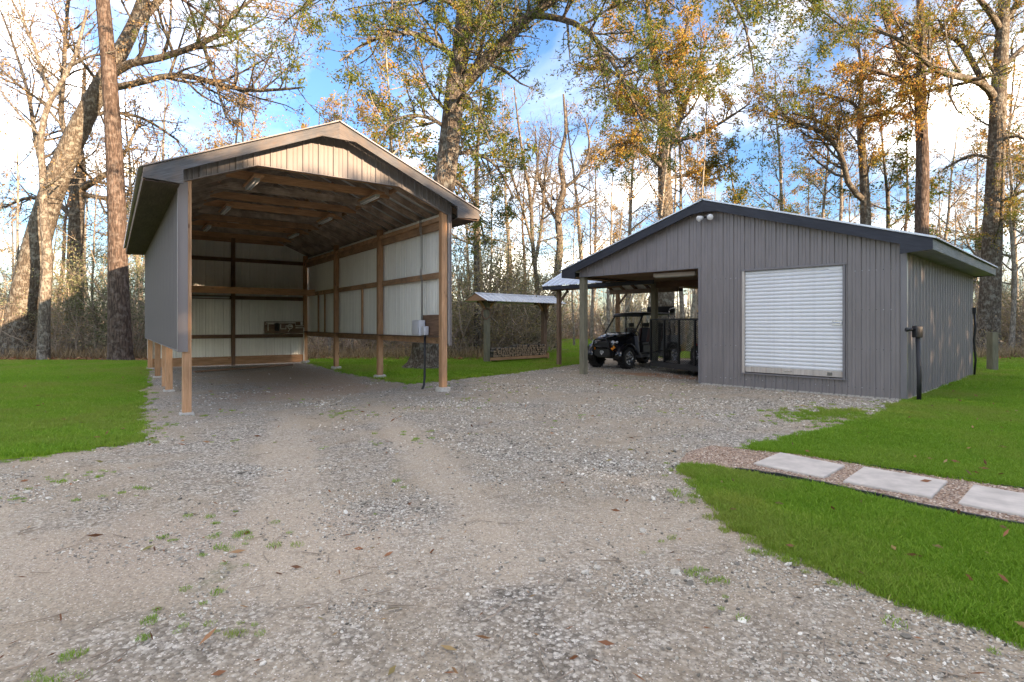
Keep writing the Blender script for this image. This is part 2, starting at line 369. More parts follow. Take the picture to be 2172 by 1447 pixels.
def drivemat():
    b=NB('gravel_drive'); v=b.coord('Object')
    big=b.noise(v,.42,5,.6,.4); mid=b.noise(v,2.3,6,.65); fine=b.noise(v,38,4,.7)
    vo=b.n('ShaderNodeTexVoronoi'); b.l(v,vo.inputs['Vector']); vo.inputs['Scale'].default_value=42.; vo.inputs['Randomness'].default_value=1
    vc=b.n('ShaderNodeSeparateColor'); b.l(vo.outputs['Color'],vc.inputs[0])
    pebble=b.ramp(vc.outputs[0],[(0,(.11,.1,.085)),(.3,(.25,.226,.19)),(.65,(.42,.385,.325)),(1,(.72,.68,.6))])
    pebble=b.mix(1.,pebble,b.ramp(vo.outputs['Distance'],[(.3,1.),(.75,.55)]),'MULTIPLY')
    sand=b.ramp(mid,[(.3,(.30,.245,.175)),(.7,(.45,.38,.285))])
    sand=b.mix(1.,sand,b.ramp(fine,[(.3,.62),(.7,1.25)]),'MULTIPLY')
    vo2=b.n('ShaderNodeTexVoronoi'); b.l(v,vo2.inputs['Vector']); vo2.inputs['Scale'].default_value=95.; vc2=b.n('ShaderNodeSeparateColor'); b.l(vo2.outputs['Color'],vc2.inputs[0])
    grit=lambda c_: b.mix(b.math('MULTIPLY',b.ramp(vc2.outputs[0],[(.62,0),(.7,1)]),b.ramp(vo2.outputs['Distance'],[(.3,.85),(.5,0)])),c_,b.ramp(vc2.outputs[1],[(.2,(.12,.1,.085)),(.5,(.3,.26,.22)),(.8,(.78,.72,.65))]))
    gm=b.ramp(b.math('ADD',b.math('MULTIPLY',big,.75),b.math('MULTIPLY',mid,.25)),[(.44,.12),(.58,.9)])
    c=b.mix(gm,sand,pebble)
    # reddish sand dragged about in the two open bays: stains with a shape of their own
    geo=b.n('ShaderNodeNewGeometry')
    def stain(cx,cy,rx,ry,ang,col,amt,c):
        mp3=b.n('ShaderNodeMapping',vector_type='TEXTURE'); b.l(geo.outputs['Position'],mp3.inputs[0]); mp3.inputs['Location'].default_value=(cx,cy,0); mp3.inputs['Rotation'].default_value=(0,0,ang); mp3.inputs['Scale'].default_value=(rx,ry,1000)
        ln=b.n('ShaderNodeVectorMath',operation='LENGTH'); b.l(mp3.outputs[0],ln.inputs[0])
        dd=b.math('ADD',ln.outputs['Value'],b.math('MULTIPLY',b.math('SUBTRACT',mid,.5),1.3))
        f=b.math('MULTIPLY',b.ramp(dd,[(.55,1),(1.05,0)]),amt)
        return b.mix(f,c,b.mix(1.,col,b.ramp(fine,[(.3,.75),(.7,1.2)]),'MULTIPLY'))
    c=stain(4.9,17.3,2.6,.8,-.75,(.42,.22,.11),.85,c)
    c=stain(3.4,17.4,1.6,.45,-.75,(.40,.36,.24),.6,c)
    c=stain(-6.6,17.,2.2,4.2,.62,(.36,.265,.185),.7,c)
    c=stain(-5.0,13.6,2.6,1.6,.62,(.40,.26,.17),.45,c)
    c=stain(2.9,4.3,1.5,.6,-.3,(.36,.27,.185),.55,c)
    c=stain(-2.2,4.2,1.8,1.,.2,(.44,.36,.28),.5,c)
    for (tx,ty,ta_,tl,tw) in TRACKS: c=stain(tx,ty,tl,tw,ta_,(.47,.395,.30),.5,c)
    c=grit(c)
    moss=b.ramp(b.noise(v,.9,6,.75,.6),[(.60,0),(.70,.7)])
    mossg=b.math('MULTIPLY',moss,b.ramp(mid,[(.5,0),(.65,.8)]))
    c=b.mix(mossg,c,(.14,.15,.055))
    b.bsdf(c,.92,0,b.bump(b.math('ADD',b.math('MULTIPLY',fine,.35),b.math('SUBTRACT',1.,vo.outputs['Distance'])),.8,.012),.15); return b.m
M['drive']=drivemat()
def lawnmat():
    b=NB('lawn'); v=b.coord('Object'); n=b.noise(v,1.1,6,.65); n2=b.noise(v,30,4,.7); n3=b.noise(v,9,5,.7)
    c=b.ramp(n2,[(.3,(.09,.15,.01)),(.65,(.22,.34,.025))])
    c=b.mix(1.,c,b.ramp(n,[(.3,.8),(.7,1.15)]),'MULTIPLY')
    c=b.mix(b.ramp(n3,[(.55,0),(.8,.35)]),c,(.17,.2,.05))
    b.bsdf(c,.9,0,b.bump(n2,.9,.03),.1); return b.m
M['lawn']=lawnmat()
def pathmat():
    b=NB('pea_gravel'); v=b.coord('Object'); vo=b.n('ShaderNodeTexVoronoi'); b.l(v,vo.inputs['Vector']); vo.inputs['Scale'].default_value=60.
    vc=b.n('ShaderNodeSeparateColor'); b.l(vo.outputs['Color'],vc.inputs[0])
    c=b.ramp(vc.outputs[0],[(0,(.2,.13,.09)),(.4,(.42,.30,.22)),(1,(.66,.54,.43))]); c=b.mix(1.,c,b.ramp(vo.outputs['Distance'],[(.3,1.),(.75,.45)]),'MULTIPLY')
    b.bsdf(c,.85,0,b.bump(b.math('SUBTRACT',1.,vo.outputs['Distance']),.8,.01),.2); return b.m
M['path']=pathmat()
def glassmat():
    b=NB('clear_screen'); t=b.n('ShaderNodeBsdfTransparent'); t.inputs[0].default_value=(.93,.95,.94,1); g=b.n('ShaderNodeBsdfGlossy'); g.inputs['Roughness'].default_value=.05
    m=b.n('ShaderNodeMixShader'); m.inputs[0].default_value=.07; b.l(t.outputs[0],m.inputs[1]); b.l(g.outputs[0],m.inputs[2]); b.l(m.outputs[0],b.out.inputs[0]); return b.m
M['glass']=glassmat()

# ------------------------------------------------------------------ ground sheets
def axis(a,b,lo,hi,st,grow=1.25):
    v=list(np.arange(a,b+1e-6,st)); s=st
    while v[-1]<hi: s*=grow; v.append(v[-1]+s)
    s=st; 
    while v[0]>lo: s*=grow; v.insert(0,v[0]-s)
    return np.array(v)
xs=axis(-14,16,-700,700,.6); ys=axis(1,30,-300,1500,.6)
X,Y=np.meshgrid(xs,ys); Z=-.085*np.exp(-((X+6.5)**2/18+(Y-9.5)**2/18))
nx=len(xs);ny=len(ys); idx=np.arange(nx*ny).reshape(ny,nx)
q=np.stack([idx[:-1,:-1],idx[:-1,1:],idx[1:,1:],idx[1:,:-1]],-1).reshape(-1,4)
tag(link(bpy.data.objects.new('ground',numpy_mesh('ground',np.stack([X,Y,Z],-1).reshape(-1,3),q,M['soil']))),kind='structure')

def ragged(poly,step=.25,amp=.06,seed=1):
    r=random.Random(seed); o=[]
    for i,p in enumerate(poly):
        a=Vector(p[:2]); b=Vector(poly[(i+1)%len(poly)][:2]); ln=(b-a).length; d=(a+b).length/2
        n=max(1,min(60,int(ln/(step*max(1,d/8))))); t=Vector((-(b-a).y,(b-a).x)).normalized() if ln>0 else Vector((0,0))
        for k in range(n):
            c=a.lerp(b,k/n); o.append(c+t*r.uniform(-amp,amp)*(1 if k else .3))
    return o
def inside(poly,x,y):
    c=np.zeros(len(x),bool); n=len(poly)
    for i in range(n):
        x1,y1=poly[i][0],poly[i][1]; x2,y2=poly[i-1][0],poly[i-1][1]
        k=((y1>y)!=(y2>y)); 
        if y1!=y2: c^=k&(x<(x2-x1)*(y-y1)/(y2-y1)+x1)
    return c
def sheet(name,poly,lift,mat,kind='structure',gs=.6,parent=None):
    xs_=[p[0] for p in poly]; ys_=[p[1] for p in poly]
    gx=np.arange(max(min(xs_),-30),min(max(xs_),30),gs); gy=np.arange(min(ys_),min(max(ys_),32),gs); A,B=np.meshgrid(gx,gy); A=A.ravel()+.013;B=B.ravel()+.017
    k=inside(poly,A,B); pts=[Vector(p[:2]) for p in poly]+[Vector((a,b)) for a,b in zip(A[k],B[k])]
    n=len(poly); ed=[(i,(i+1)%n) for i in range(n)]
    v,e,f,*_=geometry.delaunay_2d_cdt(pts,ed,[],1,1e-4)
    me=bpy.data.meshes.new(name); me.from_pydata([(p.x,p.y,hgt(p.x,p.y)+lift) for p in v],[],f); me.materials.append(mat); me.update()
    return tag(link(bpy.data.objects.new(name,me),parent),kind=kind)
def G2(pl): return [tuple(gp(a,b)[:2]) for a,b in pl]
drive_poly=[(-9,-3),(14,-3),(14,3.2),(11,6)]+G2([(1905,868),(2056,798)])+[(13.5,19.2),(12.,22),(8.5,25.5),(3.2,27)]+G2([(1235,769),(1180,777),(1100,789),(950,805),(870,812),(800,802),(735,788),(690,776),(648,768),(380,772),(300,774)])+[(-16,20),(-16,-3)]
sheet('gravel_drive',ragged(drive_poly,.4,.03,3),.006,M['drive'])
lawnL=G2([(310,767),(306,800),(297,850),(289,905),(297,925),(240,937),(120,953),(0,968)])+[(-9.5,5.6),(-45,5.6),(-45,24.6)]+G2([(0,766),(150,766)])
lawnM=G2([(655,771),(690,780),(735,791),(800,804),(870,814),(950,807),(1100,791),(1180,779),(1235,772)])+[(3.3,27.6),(9.,26.2),(13,30),(14,50),(9.5,56),(3.,56),(2.2,38)]+G2([(1040,752),(900,757),(760,761),(655,763)])
lawnR=G2([(1917,853),(1890,873),(1800,905),(1700,930),(1600,950),(1565,957),(1700,971),(1900,1003),(2172,1043)])+[(9.5,5.0),(40,3.5),(40,26)]+G2([(2172,747),(2080,749)])+[(22.,31),(13.6,24.5)]+G2([(2062,792)])
lawnF=G2([(1455,990),(1570,1007),(1650,1018),(1750,1037),(1900,1072),(2020,1099),(2172,1129)])+[(9.5,2.6),(9.5,1.2),(3.6,1.2)]+G2([(2172,1372),(2080,1332),(1950,1290),(1830,1250),(1740,1207),(1640,1166),(1570,1130),(1535,1087),(1490,1045),(1462,1010)])
lawns=[ragged(p,.16,.09,10+i) for i,p in enumerate((lawnL,lawnM,lawnR,lawnF))]
for i,p in enumerate(lawns): sheet('lawn',p,.014,M['lawn'])
pathP=G2([(1440,985),(1462,962),(1510,948),(1560,954),(1700,968),(1900,1000),(2172,1040)])+[(9.4,5.08),(9.4,2.68)]+G2([(2172,1122),(2020,1093),(1900,1066),(1750,1032),(1650,1013),(1570,1003)])
path_poly=ragged(pathP,.2,.015,5)
sheet('gravel_path',path_poly,.022,M['path'])
# ------------------------------------------------------------------ ribbed sheets
def rib_profile(wd,unit=.305,rib=.032,minor=.011):
    n=max(1,round(wd/unit)); u=wd/n; o=[]
    for i in range(n):
        b=i*u
        o+=[(b,0),(b+.012*u/.305,rib),(b+.036*u/.305,rib),(b+.048*u/.305,0),
            (b+.40*u,0),(b+.425*u,minor),(b+.465*u,minor),(b+.49*u,0),(b+.66*u,0),(b+.685*u,minor),(b+.725*u,minor),(b+.75*u,0)]
    o.append((wd,0)); return o
SHC={}
def rib_sheet(wd,zb,zt,mats,rib=.032,unit=.305,minor=.011,key=None):
    """sheet in local x (width) / z (up), front faces -y; zb,zt functions of x or numbers"""
    if key and key in SHC: return SHC[key]
    fb=zb if callable(zb) else (lambda x:zb); ft=zt if callable(zt) else (lambda x:zt)
    pr=rib_profile(wd,unit,rib,minor); mb=MB(); T=.0025
    for side in (0,1):
        vs=[];fs=[]
        for x,hh in pr:
            y=-hh+(T if side else 0); vs+=[(x,y,fb(x)),(x,y,max(ft(x),fb(x)+.002))]
        for i in range(len(pr)-1):
            a=2*i; f=(a,a+2,a+3,a+1); fs.append(f if not side else f[::-1])
        mb.add(vs,fs,None,side)
    me=mb.mesh('sheet',mats)
    if key: SHC[key]=me
    return me
def put(name,me,parent,origin,zdir,nrm):
    o=link(bpy.data.objects.new(name,me),parent); z=Vector(zdir).normalized(); y=-Vector(nrm).normalized(); x=y.cross(z)
    m=Matrix((x,y,z)).transposed().to_4x4(); m.translation=Vector(origin); o.matrix_local=m; return o

# ================================================================== LEFT SHED
LX,LY,LT=-6.03,10.4,.615; LW=5.5; LLn=11.9
shed=thing('open_shed','tall open-fronted gable shed on timber posts with pale ribbed metal gable','shed',(LX,LY,0),LT)
def l2w(u,v,z=0):
    c,s=math.cos(LT),math.sin(LT); return Vector((LX+u*c-v*s,LY+u*s+v*c,z))
def gz(u,v): p=l2w(u,v); return hgt(p.x,p.y)
ZB,ZE,PK=1.115,4.2,5.72   # sheet bottom, eave, ridge (underside line of roof sheets)
OHE,OHF=.62,.45
pit=math.atan2(PK-4.28,LW/2+OHE)   # roof pitch
tp=math.tan(pit)
def roofz(u): return PK-abs(u-LW/2)*tp
vposts=[.08,3.97,7.94,LLn-.08]
for j,v in enumerate(vposts):
    for u in (.08,LW-.08):
        b=gz(u,v); m='wood_warm'
        if j==0 and u<1: m='wood_warm'
        bar_obj('post',(u,v,b-.04),(u,v,roofz(u)-.22),.145,.145,M[m],shed,(0,1,0))
        c=MB(); c.lathe([(.17,-.06),(.165,.03),(.15,.05)] if u<1 else [(.19,-.06),(.18,.08),(.165,.10)],(u,v,b),(0,0,1),4 if u<1 else 10)
        c.build('footing',M['concrete'],shed)
for v in (5.2,):
    bar_obj('post',(.06,v,gz(.06,v)-.04),(.06,v,ZE),.09,.14,M['wood_warm'],shed,(0,1,0))
# wall sheets
PWD=.915
nL=13
for i in range(nL):
    me=rib_sheet(PWD,ZB,ZE+.1,[M['sheet_taupe'],M['sheet_inner']],key='Lw')
    put('wall_sheet',me,shed,(-.045,(i+1)*PWD,0),(0,0,1),(-1,0,0))
    put('wall_sheet',me,shed,(LW+.045,i*PWD,0),(0,0,1),(1,0,0))
# back wall sheets
for i in range(6):
    x0=i*LW/6; wdt=LW/6
    me=rib_sheet(wdt,.36,(lambda x,x0=x0:roofz(LW-(x0+x))-.03),[M['sheet_taupe'],M['sheet_inner']])
    put('wall_sheet',me,shed,(LW-x0,LLn+.05,0),(0,0,1),(0,1,0))
# front gable sheets with the clipped opening
U1,U2,ZO=1.27,4.235,4.70
def gb(u):
    if u<U1: return ZE+(ZO-ZE)*max(u,0)/U1
    if u>U2: return ZE+(ZO-ZE)*max(LW-u,0)/(LW-U2)
    return ZO
for i in range(6):
    wdt=(LW+.10)/6; x0=-.05+i*wdt
    me=rib_sheet(wdt,(lambda x,x0=x0:gb(x0+x)),(lambda x,x0=x0:roofz(x0+x)-.02),[M['sheet_taupe'],M['sheet_inner']],rib=.03)
    put('gable_sheet',me,shed,(x0,-.02,0),(0,0,1),(0,-1,0))
# trims: corner trims of the side walls
for u,sg in ((-.05,-1),(LW+.05,1)):
    c=MB(); c.bar((u+sg*.022,-.012,ZB-.03),(u+sg*.022,-.012,roofz(u)-.1),.012,.10,(0,1,0)); wt=.16 if sg<0 else .06; c.bar((u+sg*(.02-wt/2),-.03,ZB-.03),(u+sg*(.02-wt/2),-.03,gb(0)),wt,.008,(0,1,0)); c.build('corner_trim',M['trim'],shed)
    c=MB(); c.bar((u-sg*.0,.02,ZB-.012),(u-sg*.0,LLn,ZB-.012),.05,.012); c.build('base_trim',M['trim'],shed)
# opening edge trim and framing
fr=[(0.0,ZE),(U1,ZO),(U2,ZO),(LW,ZE)]
for (a,za),(b,zb_) in zip(fr[:-1],fr[1:]):
    bar_obj('header_board',(a,.045,za+.105),(b,.045,zb_+.105),.04,.20,M['wood_inner'],shed)
    bar_obj('opening_trim',(a,-.022,za-.004),(b,-.022,zb_-.004),.06,.012,M['trim'],shed)
# horizontal girts
def girt(name,p0,p1,hh,m='wood_inner',wd=.045): return bar_obj(name,p0,p1,wd,hh,M[m],shed)
for u,sg in ((LW-.03,-1),(.03,1)):
    for a,b in zip(vposts[:-1],vposts[1:]):
        girt('rail',(u,a+.075,2.78),(u,b-.075,2.78),.145)
        girt('rail',(u,a+.075,1.19),(u,b-.075,1.19),.145)
    girt('wall_plate',(u-sg*(-.0),.1,4.03),(u,LLn-.1,4.03),.27,'wood_inner',.08)
    girt('wall_plate',(u+sg*.07,.16,4.12),(u+sg*.07,LLn-.16,4.12),.10,'wood_inner',.05)
    girt('ledge',(u+sg*.07,.16,1.275),(u+sg*.07,LLn-.16,1.275),.03,'wood_brown',.15)
for v in (5.55,9.4,10.2): bar_obj('stud',(LW-.03,v,1.27),(LW-.03,v,2.70),.045,.085,M['wood_inner'],shed,(0,1,0))
# back wall framing
bar_obj('post',(LW/2,LLn-.06,.02),(LW/2,LLn-.06,roofz(LW/2)-.3),.13,.13,M['wood_dark'],shed,(0,1,0))
for z,hh,m in ((4.04,.14,'wood_dark'),(2.60,.14,'wood_dark'),(1.12,.14,'wood_dark')):
    for a,b in ((.16,LW/2-.07),(LW/2+.07,LW-.16)): girt('rail',(a,LLn-.03,z),(b,LLn-.03,z),hh,m)
girt('skirt_board',(.16,LLn-.07,.20),(LW-.16,LLn-.07,.20),.30,'wood_warm')
girt('shelf_beam',(.1,10.42,2.80),(LW-.1,10.42,2.80),.24,'wood_warm',.05)
sb=MB(); sb.box((LW/2,11.12,2.91),(LW-.3,1.34,.02)); sb.build('shelf_board',M['wood_dark'],shed)
# rafters and ties
nr=20
for i in range(nr+1):
    v=.1+i*(LLn-.2)/nr; m=M['wood_aged']
    for s in (-1,1):
        ue=LW/2+s*(LW/2+OHE-.06); zo=-.10
        bar_obj('rafter',(LW/2+s*.01,v,PK+zo-.012),(ue,v,roofz(ue)+zo-.012),.04,.15,m,shed)
    if i%2==0:
        mt=['wood_inner','wood_warm','wood_aged','wood_warm','wood_warm','wood_aged'][(i//2)%6]
        bar_obj('tie_beam',(U1-.35,v+.045,ZO+.09),(U2+.35,v+.045,ZO+.09),.04,.17,M[mt],shed)
    if i<nr:
        for s in (-1,1):
            for tt in (.33,.66):
                if (i+int(tt*3))%2: continue
                ue=LW/2+s*tt*LW/2; v1=v+(LLn-.2)/nr
                bar_obj('blocking',(ue,v+.024,roofz(ue)-.10),(ue,v1-.024,roofz(ue)-.10),.04,.10,M['wood_inner'],shed)
# roof sheets
SL=math.hypot(LW/2+OHE+.07,(LW/2+OHE+.07)*tp); nR=14; tot=LLn+2*OHF; pw=tot/nR
for s in (-1,1):
    zd=Vector((-s*math.cos(pit),0,math.sin(pit))); nm=Vector((s*math.sin(pit),0,math.cos(pit)))
    for i in range(nR):
        me=rib_sheet(pw,0,SL-.01,[M['galvalume'],M['roof_under']],key='Lr')
        ue=LW/2+s*(LW/2+OHE+.07); vv=-OHF+(i*pw if s>0 else (i+1)*pw)
        put('roof_sheet',me,shed,(ue,vv,roofz(ue)+.006),zd,nm)
    # front and back barge boards, eave fascia, soffit
    for vv in (-OHF+.02,LLn+OHF-.02):
        ue=LW/2+s*(LW/2+OHE); h=.185
        mb=MB(); zt=-.012
        pts=[(LW/2,roofz(LW/2)+zt),(ue,roofz(ue)+zt),(ue,roofz(ue)+zt-.17),(LW/2+s*(LW/2+.02),roofz(ue)+zt-.17-.03),(LW/2+s*(LW/2+.02),roofz(LW/2+s*(LW/2+.02))+zt-h-.02),(LW/2+s*.34,roofz(LW/2+s*.34)+zt-h),(LW/2,roofz(LW/2+s*.34)+zt-h)]
        if s>0: pts=pts[::-1]
        mb.prism([(a,b) for a,b in pts],[((0,vv-.02,0),(1,0,0),(0,0,1)),((0,vv+.02,0),(1,0,0),(0,0,1))])
        # run the grain along the board
        mb.uv=[[(mb.v[i][0]/math.cos(pit),mb.v[i][2]+abs(mb.v[i][0]-LW/2)*tp+mb.v[i][1]) for i in f] for f in mb.f]
        o=mb.build('barge_board',M['wood_grey'],shed)
        ff=MB(); ff.bar((LW/2+s*.02,vv-.035,roofz(LW/2)+.012),(ue+s*.06,vv-.035,roofz(ue+s*.06)+.012),.04,.02); ff.build('rake_trim',M['trim_dark'] if s>0 else M['trim'],shed)
    ue=LW/2+s*(LW/2+OHE-.02)
    bar_obj('fascia_board',(ue,-OHF+.04,roofz(ue)-.12),(ue,LLn+OHF-.04,roofz(ue)-.12),.035,.20,M['wood_dark'],shed)
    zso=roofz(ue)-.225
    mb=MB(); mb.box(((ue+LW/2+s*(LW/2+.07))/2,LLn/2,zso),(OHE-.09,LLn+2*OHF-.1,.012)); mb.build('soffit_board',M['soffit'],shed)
mb=MB(); 
for s in (-1,1): mb.bar((LW/2+s*.085,-OHF-.02,roofz(LW/2+.085)+.035),(LW/2+s*.085,LLn+OHF+.02,roofz(LW/2+.085)+.035),.18,.008,(s*math.sin(pit),0,math.cos(pit)))
mb.build('ridge_cap',M['trim_dark'],shed)

# strip lights under the ties
def ray_z(px,py,z):
    d=FPX*(CAMH-z)/(py-HY); return at(px,py,d)
def w2l(p):
    c,s=math.cos(LT),math.sin(LT); dx,dy=p[0]-LX,p[1]-LY; return dx*c+dy*s,-dx*s+dy*c
lights=[((545,390),'front pair, beside the left post'),((783,425),'front pair, on the side of the electrical box'),((475,463),'middle pair, on the left'),((673,484),'middle pair, on the right'),((432,505),'back pair, on the left'),((600,517),'back pair, on the right')]
llab=[f'tube light on a plank under the {r_} rafters, nearer the wall {w__}' for r_ in ('front','middle','rearmost') for w__ in ('facing the electrical box','with the electrical box')]
step=(LLn-.2)/nr*2
for k,((px,py),_) in enumerate(lights):
    u,v=w2l(ray_z(px,py,4.66)); u0=(1.45,4.1)[k%2]; vt=.145+step*(1,4,7)[k//2]
    t=thing('strip_light',llab[k],'light',l2w(u0,vt,4.705),LT,'tube lights under the shed rafters')
    bar_obj('mounting_plank',(0,-.62,-.022),(0,.62,-.022),.21,.04,M['wood_warm'],t)
    mb=MB(); mb.prism([(-.06,0),(.06,0),(.05,-.04),(.02,-.055),(-.02,-.055),(-.05,-.04)],[((.0,-.45,-.043),(1,0,0),(0,0,1)),((.0,.58,-.043),(1,0,0),(0,0,1))]); mb.build('housing',M['lampface'],t)
    for s in (-1,1):
        mb=MB(); mb.tube([(s*.035,-.43,-.098),(s*.035,.56,-.098)],.014,8); mb.build('tube',M['white'],t,True)
t=thing('strip_light','single tube light fixed under the shelf on the shed back wall','light',l2w(1.9,LLn-.075,2.60),LT)
mb=MB(); mb.box((0,-.02,0),(1.45,.05,.06)); mb.build('housing',M['lampface'],t)
mb=MB(); mb.tube([(-.7,-.06,-.03),(.7,-.06,-.03)],.014,8); mb.build('tube',M['white'],t,True)

# plumbing board on back wall
t=thing('plumbing_board','brown board with white pipes, dark filter and valve on the shed back wall','plumbing',l2w(4.6,LLn-.10,1.22),LT)
mb=MB(); mb.box((0,0,.24),(1.5,.03,.46)); mb.build('backboard',M['wood_brown'],t)
def pipe(pts,r=.018,name='pipe',m='pvc'): return MB().tube(pts,r,8).build(name,M[m],t,True)
y=-.05
pipe([(-.62,y,.10),(-.62,y,.38),(-.35,y,.38)]); pipe([(-.70,y,.34),(-.70,y,.42),(.42,y,.42),(.42,y,.30),(.72,y,.30)])
pipe([(-.15,y,.36),(-.15,y,.18),(.05,y,.18),(.05,y,.30),(.3,y,.30)]); pipe([(.42,y,.22),(.74,y,.22),(.74,y,-1.1),(.70,y,-1.17)],.022)
mb=MB(); mb.lathe([(.07,.10),(.085,.13),(.085,.34),(.10,.36),(.10,.40),(.03,.42)],(-.3,y-.06,0),(0,0,1),16); mb.build('filter_housing',M['plastic'],t,True)
mb=MB(); ring=[(.2+.09*math.cos(a),y-.04,.27+.09*math.sin(a)) for a in np.linspace(0,2*math.pi,20)[:-1]]; mb.tube(ring,.014,6,closed=True); mb.tube([(.2,y-.04,.18),(.12,y-.04,.06)],.014,6); mb.tube([(.11,y-.04,.27),(.29,y-.04,.27)],.014,6); mb.build('valve_wheel',M['pvc'],t,True)
mb=MB(); mb.box((.66,-.03,.40),(.08,.03,.12)); mb.build('outlet_box',M['white'],t)

# electrical box and board near the front right post
t=thing('electrical_box','light grey electrical box with conduits on brown board by the front shed post','electrical box',l2w(LW-.10,1.0,1.30),LT)
mb=MB(); mb.box((.02,-.36,.26),(.03,.95,.52)); mb.build('backboard',M['wood_dark'],t)
o=MB().box((-.12,.10,.20),(.17,.40,.38)).build('cabinet',M['greybox'],t); bevel(o,.012)
o=MB().box((-.215,.10,.20),(.012,.36,.33)).build('door',M['greybox'],t); bevel(o,.006)
o=MB().box((-.10,-.22,.13),(.12,.15,.22)).build('switch_box',M['greybox'],t); bevel(o,.01)
o=MB().box((-.06,.39,.08),(.05,.07,.15)).build('outlet_box',M['white'],t)
for yy in (.03,.10):
    mb=MB(); mb.tube([(-.05,yy,.39),(-.05,yy,1.38),(-.075,yy,1.5),(-.075,yy,1.6),(-.055,yy,1.75),(-.055,yy,2.5),(-.09,yy,2.62),(-.09,yy,2.98)],.011,8); mb.build('conduit',M['copper'],t,True)
g0=gz(LW-.2,.75)-1.30
mb=MB(); mb.tube([(-.10,-.2,.02),(-.10,-.2,-.6),(-.11,-.21,-1.0),(-.14,-.24,-1.2),(-.22,-.3,g0+.0)],.028,10); mb.build('black_hose',M['black'],t,True)
# plank lying on the shed floor
o=bar_obj('plank',l2w(1.15,9.1,.045),l2w(4.6,10.6,.045),.14,.05,M['wood_brown'],None); tag(o,'long loose plank lying on the dirt floor inside the open shed','plank')

# ================================================================== RIGHT BUILDING
RX,RY,RT=2.157,18.047,-.812; RW,RL=8.657,8.3
barn=thing('metal_building','low charcoal metal gable building with white roll-up door and open carport bay','building',(RX,RY,0),RT)
def r2w(u,v,z=0):
    c,s=math.cos(RT),math.sin(RT); return Vector((RX+u*c-v*s,RY+u*s+v*c,z))
ROH,ROF=.53,.28; RPK=4.80; rpit=math.atan2(RPK-3.30,RW/2+ROH); rt=math.tan(rpit)
def rz_(u): return RPK-abs(u-RW/2)*rt
OU,OZ=4.11,3.09; D1,D2,DZ1,DZ2=5.28,7.573,.385,2.925
# front sheets: cut to the opening and to the door
def front_sheet(x0,x1,zb,zt,unit=.305):
    wd=x1-x0
    put('wall_sheet',rib_sheet(wd,zb if not callable(zb) else (lambda x:zb(x0+x)),(lambda x:zt(x0+x)) if callable(zt) else zt,[M['sheet_dark'],M['sheet_inner']],rib=.03),barn,(x0,-.02,0),(0,0,1),(0,-1,0))
def rtop(u): return rz_(u)-.03
for a,b in ((0,.915),(.915,1.83),(1.83,2.745),(2.745,3.42),(3.42,OU)): front_sheet(a,b,OZ,rtop)
front_sheet(OU,4.72,.03,rtop); front_sheet(4.72,D1,.03,rtop)
for a,b in ((D1,D1+.763),(D1+.763,D1+1.526),(D1+1.526,D2)): front_sheet(a,b,DZ2,rtop); front_sheet(a,b,.03,DZ1)
front_sheet(D2,D2+.54,.03,rtop); front_sheet(D2+.54,RW,.03,rtop)
nS=9
for i in range(nS):
    me=rib_sheet(RL/nS,.03,rz_(RW)-.16,[M['sheet_dark'],M['sheet_inner']],rib=.03,key='Rw'); put('wall_sheet',me,barn,(RW+.02,i*RL/nS,0),(0,0,1),(1,0,0))
    put('wall_sheet',rib_sheet(RL/nS,.03,4.2,[M['sheet_dark'],M['sheet_inner']],key='Ri'),barn,(OU-.02,(i+1)*RL/nS,0),(0,0,1),(-1,0,0))
for i in range(5):
    a=RW-i*(RW-OU)/5; wd=(RW-OU)/5
    put('wall_sheet',rib_sheet(wd,.03,(lambda x,a=a:rz_(a-x)-.03),[M['sheet_dark'],M['sheet_inner']]),barn,(a,RL+.02,0),(0,0,1),(0,1,0))
for i in range(4):
    a=OU-i*OU/4; wd=OU/4
    put('gable_sheet',rib_sheet(wd,OZ+.05,(lambda x,a=a:rz_(a-x)-.03),[M['sheet_dark'],M['sheet_inner']]),barn,(a,RL+.02,0),(0,0,1),(0,1,0))
mb=MB(); mb.box((RW+.0,-.015,1.6),(.11,.05,3.14)); mb.bar((RW+.036,.05,.03),(RW+.036,.05,3.15),.012,.10,(0,1,0)); mb.build('corner_trim',M['trim_dark'],barn)
mb=MB(); mb.box((OU,-.03,1.56),(.06,.05,3.06)); mb.build('corner_trim',M['trim_dark'],barn)
bar_obj('opening_trim',(0,-.03,OZ-.012),(OU-.03,-.03,OZ-.012),.06,.02,M['trim_dark'],barn)
mb=MB(); mb.box((RW+.0,RL/2,.0),(.1,RL,.10)); mb.box(((OU+RW)/2,.02,-.0),(RW-OU,.1,.09)); mb.build('slab_edge',M['concrete'],barn)
# roll-up door
jb=MB(); jb.box((D1+.02,-.045,(DZ1+DZ2)/2),(.05,.07,DZ2-DZ1)); jb.build('door_jamb',M['door_frame'],barn)
jb=MB(); jb.box((D2-.02,-.045,(DZ1+DZ2)/2),(.05,.07,DZ2-DZ1)); jb.build('door_jamb',M['trim_dark'],barn)
jb=MB(); jb.box(((D1+D2)/2,-.05,DZ2+.0),(D2-D1+.08,.08,.04)); jb.build('door_header',M['trim_dark'],barn)
jb=MB(); jb.box(((D1+D2)/2,-.05,DZ1-.01),(D2-D1+.08,.08,.03)); jb.build('door_sill',M['trim_dark'],barn)
door=MB().box(((D1+D2)/2,-.0,DZ1+.09),(D2-D1-.1,.045,.13)).build('roll_door',M['door_frame'],barn); door['label']='white corrugated roll-up door'
z=DZ1+.155; ns=27; sh=(DZ2-.02-z)/ns; sm=MB(); xa,xb=D1+.05,D2-.05
pr=[(0,0),(.012,.16),(.020,.34),(.020,.62),(.010,.82),(-.006,.90),(-.006,1.0)]
vs=[];fs=[]
